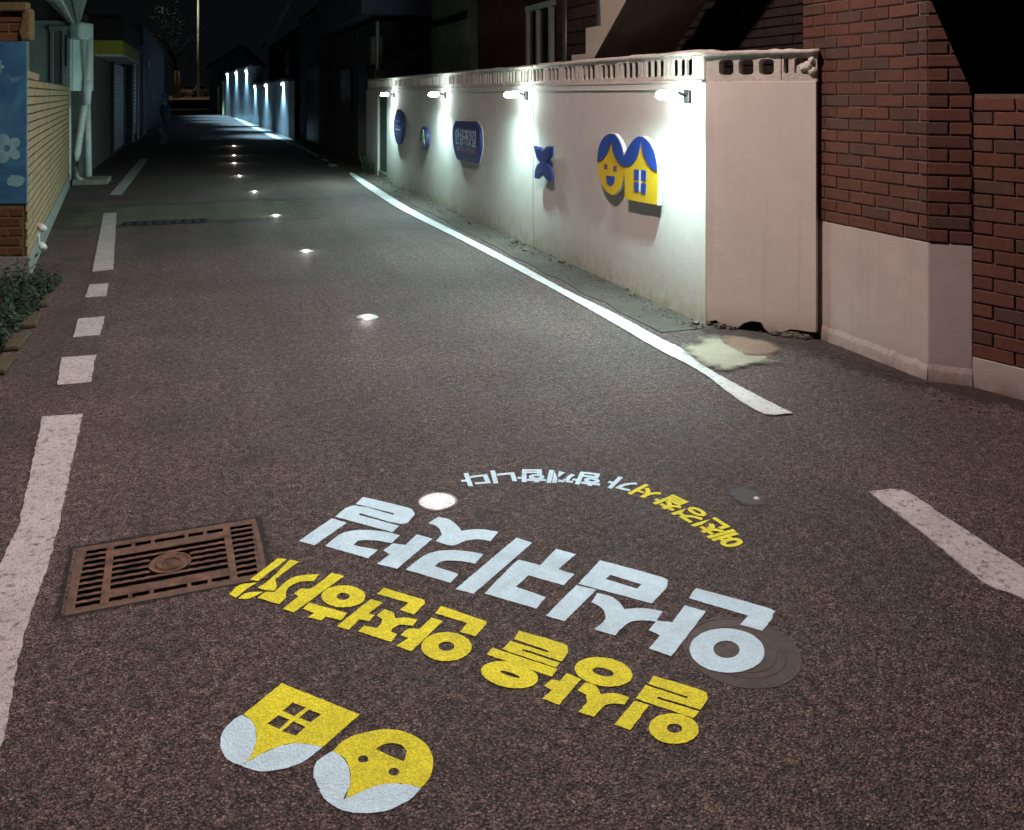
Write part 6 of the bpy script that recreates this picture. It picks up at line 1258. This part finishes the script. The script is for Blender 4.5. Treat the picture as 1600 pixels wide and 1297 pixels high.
# shuttered shop
sp = thing('shuttered_shop', (-3, 21, 0), 'dark shop with a ribbed roller shutter and a yellow banded canopy', 'shop')
MB().box(-8, -1.98, 17.4, 27.4, 0, 2.30).build('wall', M['dark_stucco'], sp)
MB().box(-8, -2.3, 17.6, 27.0, 2.30, 3.3).build('upper_wall', M['black_stucco'], sp)
for i in range(26):
    z = .12 + i * .082
    MB().box(-1.965, -1.935, 23.5, 26.8, z, z + .070).build('shutter_slat', M['shutter'], sp)
MB().box(-1.98, -1.90, 23.35, 23.5, .0, 2.3).build('shutter_rail', M['dark_metal'], sp)
MB().box(-1.98, -1.90, 26.8, 26.95, .0, 2.3).build('shutter_rail', M['dark_metal'], sp)
MB().box(-2.6, -1.46, 20.0, 25.0, 2.31, 2.60).build('yellow_band', M['yellow_trim'], sp)
MB().box(-2.62, -1.44, 19.98, 25.02, 2.27, 2.31).build('band_edge', M['white_metal'], sp)
MB().box(-2.62, -1.42, 19.96, 25.0, 2.60, 3.06).build('canopy', M['dark_eave'], sp, bev=.03)
MB().box(-2.5, -1.52, 20.1, 24.9, 3.06, 3.14).build('canopy_top', M['dark_eave'], sp, bev=.02)
# next dark shops
s2 = thing('dark_shopfront', (-3, 31, 0), 'unlit shopfront with a row of dim downpipes past the shuttered shop', 'shop')
MB().box(-8, -1.85, 27.6, 37, 0, 3.2).build('wall', M['black_stucco'], s2)
for yy in (28.2, 30.4, 33.5):
    mb = MB(); mb.tube([(-1.80, yy, .1), (-1.80, yy, 2.9)], .045, 8); mb.build('downpipe', M['steel'], s2)
for i in range(18):
    MB().box(-1.84, -1.81, 28.6, 30.1, .3 + i * .12, .3 + i * .12 + .09).build('shutter_slat', M['shutter'], s2)
s3 = thing('far_left_building', (-3, 45, 0), 'farthest dark building on the left behind the scooter', 'building')
MB().box(-9, -2.0, 37.3, 60, 0, 4.2).build('wall', M['black_stucco'], s3)
for yy, zz in ((40, 2.6), (44, 1.3), (52, 2.0)):
    MB().box(-1.99, -1.93, yy, yy + .5, zz, zz + .35).build('meter_box', M['steel'], s3)
# parked scooter facing us
sc_ = thing('parked_scooter', (-1.55, 49, 0), 'parked scooter facing the camera beside the far left buildings', 'scooter')
x_, y_ = -1.62, 49
mb = MB(); mb.lathe([(.0, -.05), (.2, -.05), (.26, -.03), (.26, .03), (.2, .05), (0, .05)], (0, 0, 0), 20, Matrix.Translation((x_, y_, .26)) @ Matrix.Rotation(pi / 2, 4, 'Y')); mb.build('wheel', M['rubber'], sc_)
mb = MB(); mb.lathe([(.0, -.06), (.2, -.06), (.26, -.03), (.26, .03), (.2, .06), (0, .06)], (0, 0, 0), 20, Matrix.Translation((x_, y_ + 1.25, .26)) @ Matrix.Rotation(pi / 2, 4, 'Y')); mb.build('wheel', M['rubber'], sc_)
mb = MB(); mb.prism([(-.20, .35), (.20, .35), (.26, .75), (.16, 1.02), (-.16, 1.02), (-.26, .75)], [], lambda u, v, w: (x_ + u, y_ + .12 + .12 * w + (v - .35) * .25, v)); mb.build('leg_shield', M['scooter_blue'], sc_, bev=.03)
MB().box(x_ - .17, x_ + .17, y_ + .6, y_ + 1.5, .45, .72).build('seat', M['rubber'], sc_, bev=.05)
MB().box(x_ - .15, x_ + .15, y_ + .3, y_ + .9, .26, .34).build('footboard', M['dark_metal'], sc_)
mb = MB(); mb.tube([(x_ - .36, y_ + .32, 1.08), (x_ - .1, y_ + .28, 1.12), (x_ + .1, y_ + .28, 1.12), (x_ + .36, y_ + .32, 1.08)], .02, 8); mb.build('handlebar', M['dark_metal'], sc_)
mb = MB(); mb.lathe([(0, 0), (.07, -.01), (.09, -.05), (.05, -.1)], (0, 0, 0), 14, Matrix.Translation((x_, y_ + .16, 1.0)) @ Matrix.Rotation(pi / 2, 4, 'X') @ Matrix.Scale(-1, 4, (0, 0, 1))); mb.build('headlight', M['white_metal'], sc_)
mb = MB(); mb.prism([(-.16, 1.1), (.16, 1.1), (.20, 1.38), (.10, 1.52), (-.10, 1.52), (-.20, 1.38)], [], lambda u, v, w: (x_ + u, y_ + .22 + .008 * w + (v - 1.1) * .3, v)); mb.build('windshield', simple('pale_windshield', (.14, .2, .25), .15, .1, 3, bs=0), sc_)
for s_ in (-1, 1):
    mb = MB(); mb.tube([(x_ + s_ * .3, y_ + .3, 1.1), (x_ + s_ * .34, y_ + .28, 1.28)], .008, 6); mb.box(x_ + s_ * .34 - .05, x_ + s_ * .34 + .05, y_ + .26, y_ + .28, 1.26, 1.34); mb.build('mirror', M['white_metal'], sc_)

# ================================================================ STREET LAMP OVER THE NEAR ROAD (stands behind the camera, lights the foreground)
sl = thing('street_lamp', (-1.5, -1.0, 0), 'street lamp on a steel pole standing behind the camera', 'street lamp')
mb = MB(); mb.tube([(-1.5, -1.0, 0), (-1.5, -1.0, 5.7)], [.08, .05], 12); mb.build('pole', M['steel'], sl, shade=True)
LX, LY, LZ = .55, 4.0, 5.6
mb = MB(); mb.tube([(-1.5, -1.0, 5.55), (-.9, .0, 5.85), (LX - .25, LY - .3, LZ + .15)], .03, 8); mb.build('arm', M['steel'], sl)
MB().box(LX - .16, LX + .16, LY - .28, LY + .28, LZ + .06, LZ + .16).build('lamp_head', M['dark_metal'], sl, bev=.02)
MB().box(LX - .12, LX + .12, LY - .22, LY + .22, LZ + .045, LZ + .06).build('lens', M['warm_glow'], sl)
lamp('street_light', 'SPOT', (LX, LY, LZ), STREET_LAMP_POWER, STREET_LAMP_COLOR, .10, sl, aim=(.04, .16, -1), size=150, blend=.9)
print('objects', len(bpy.data.objects))
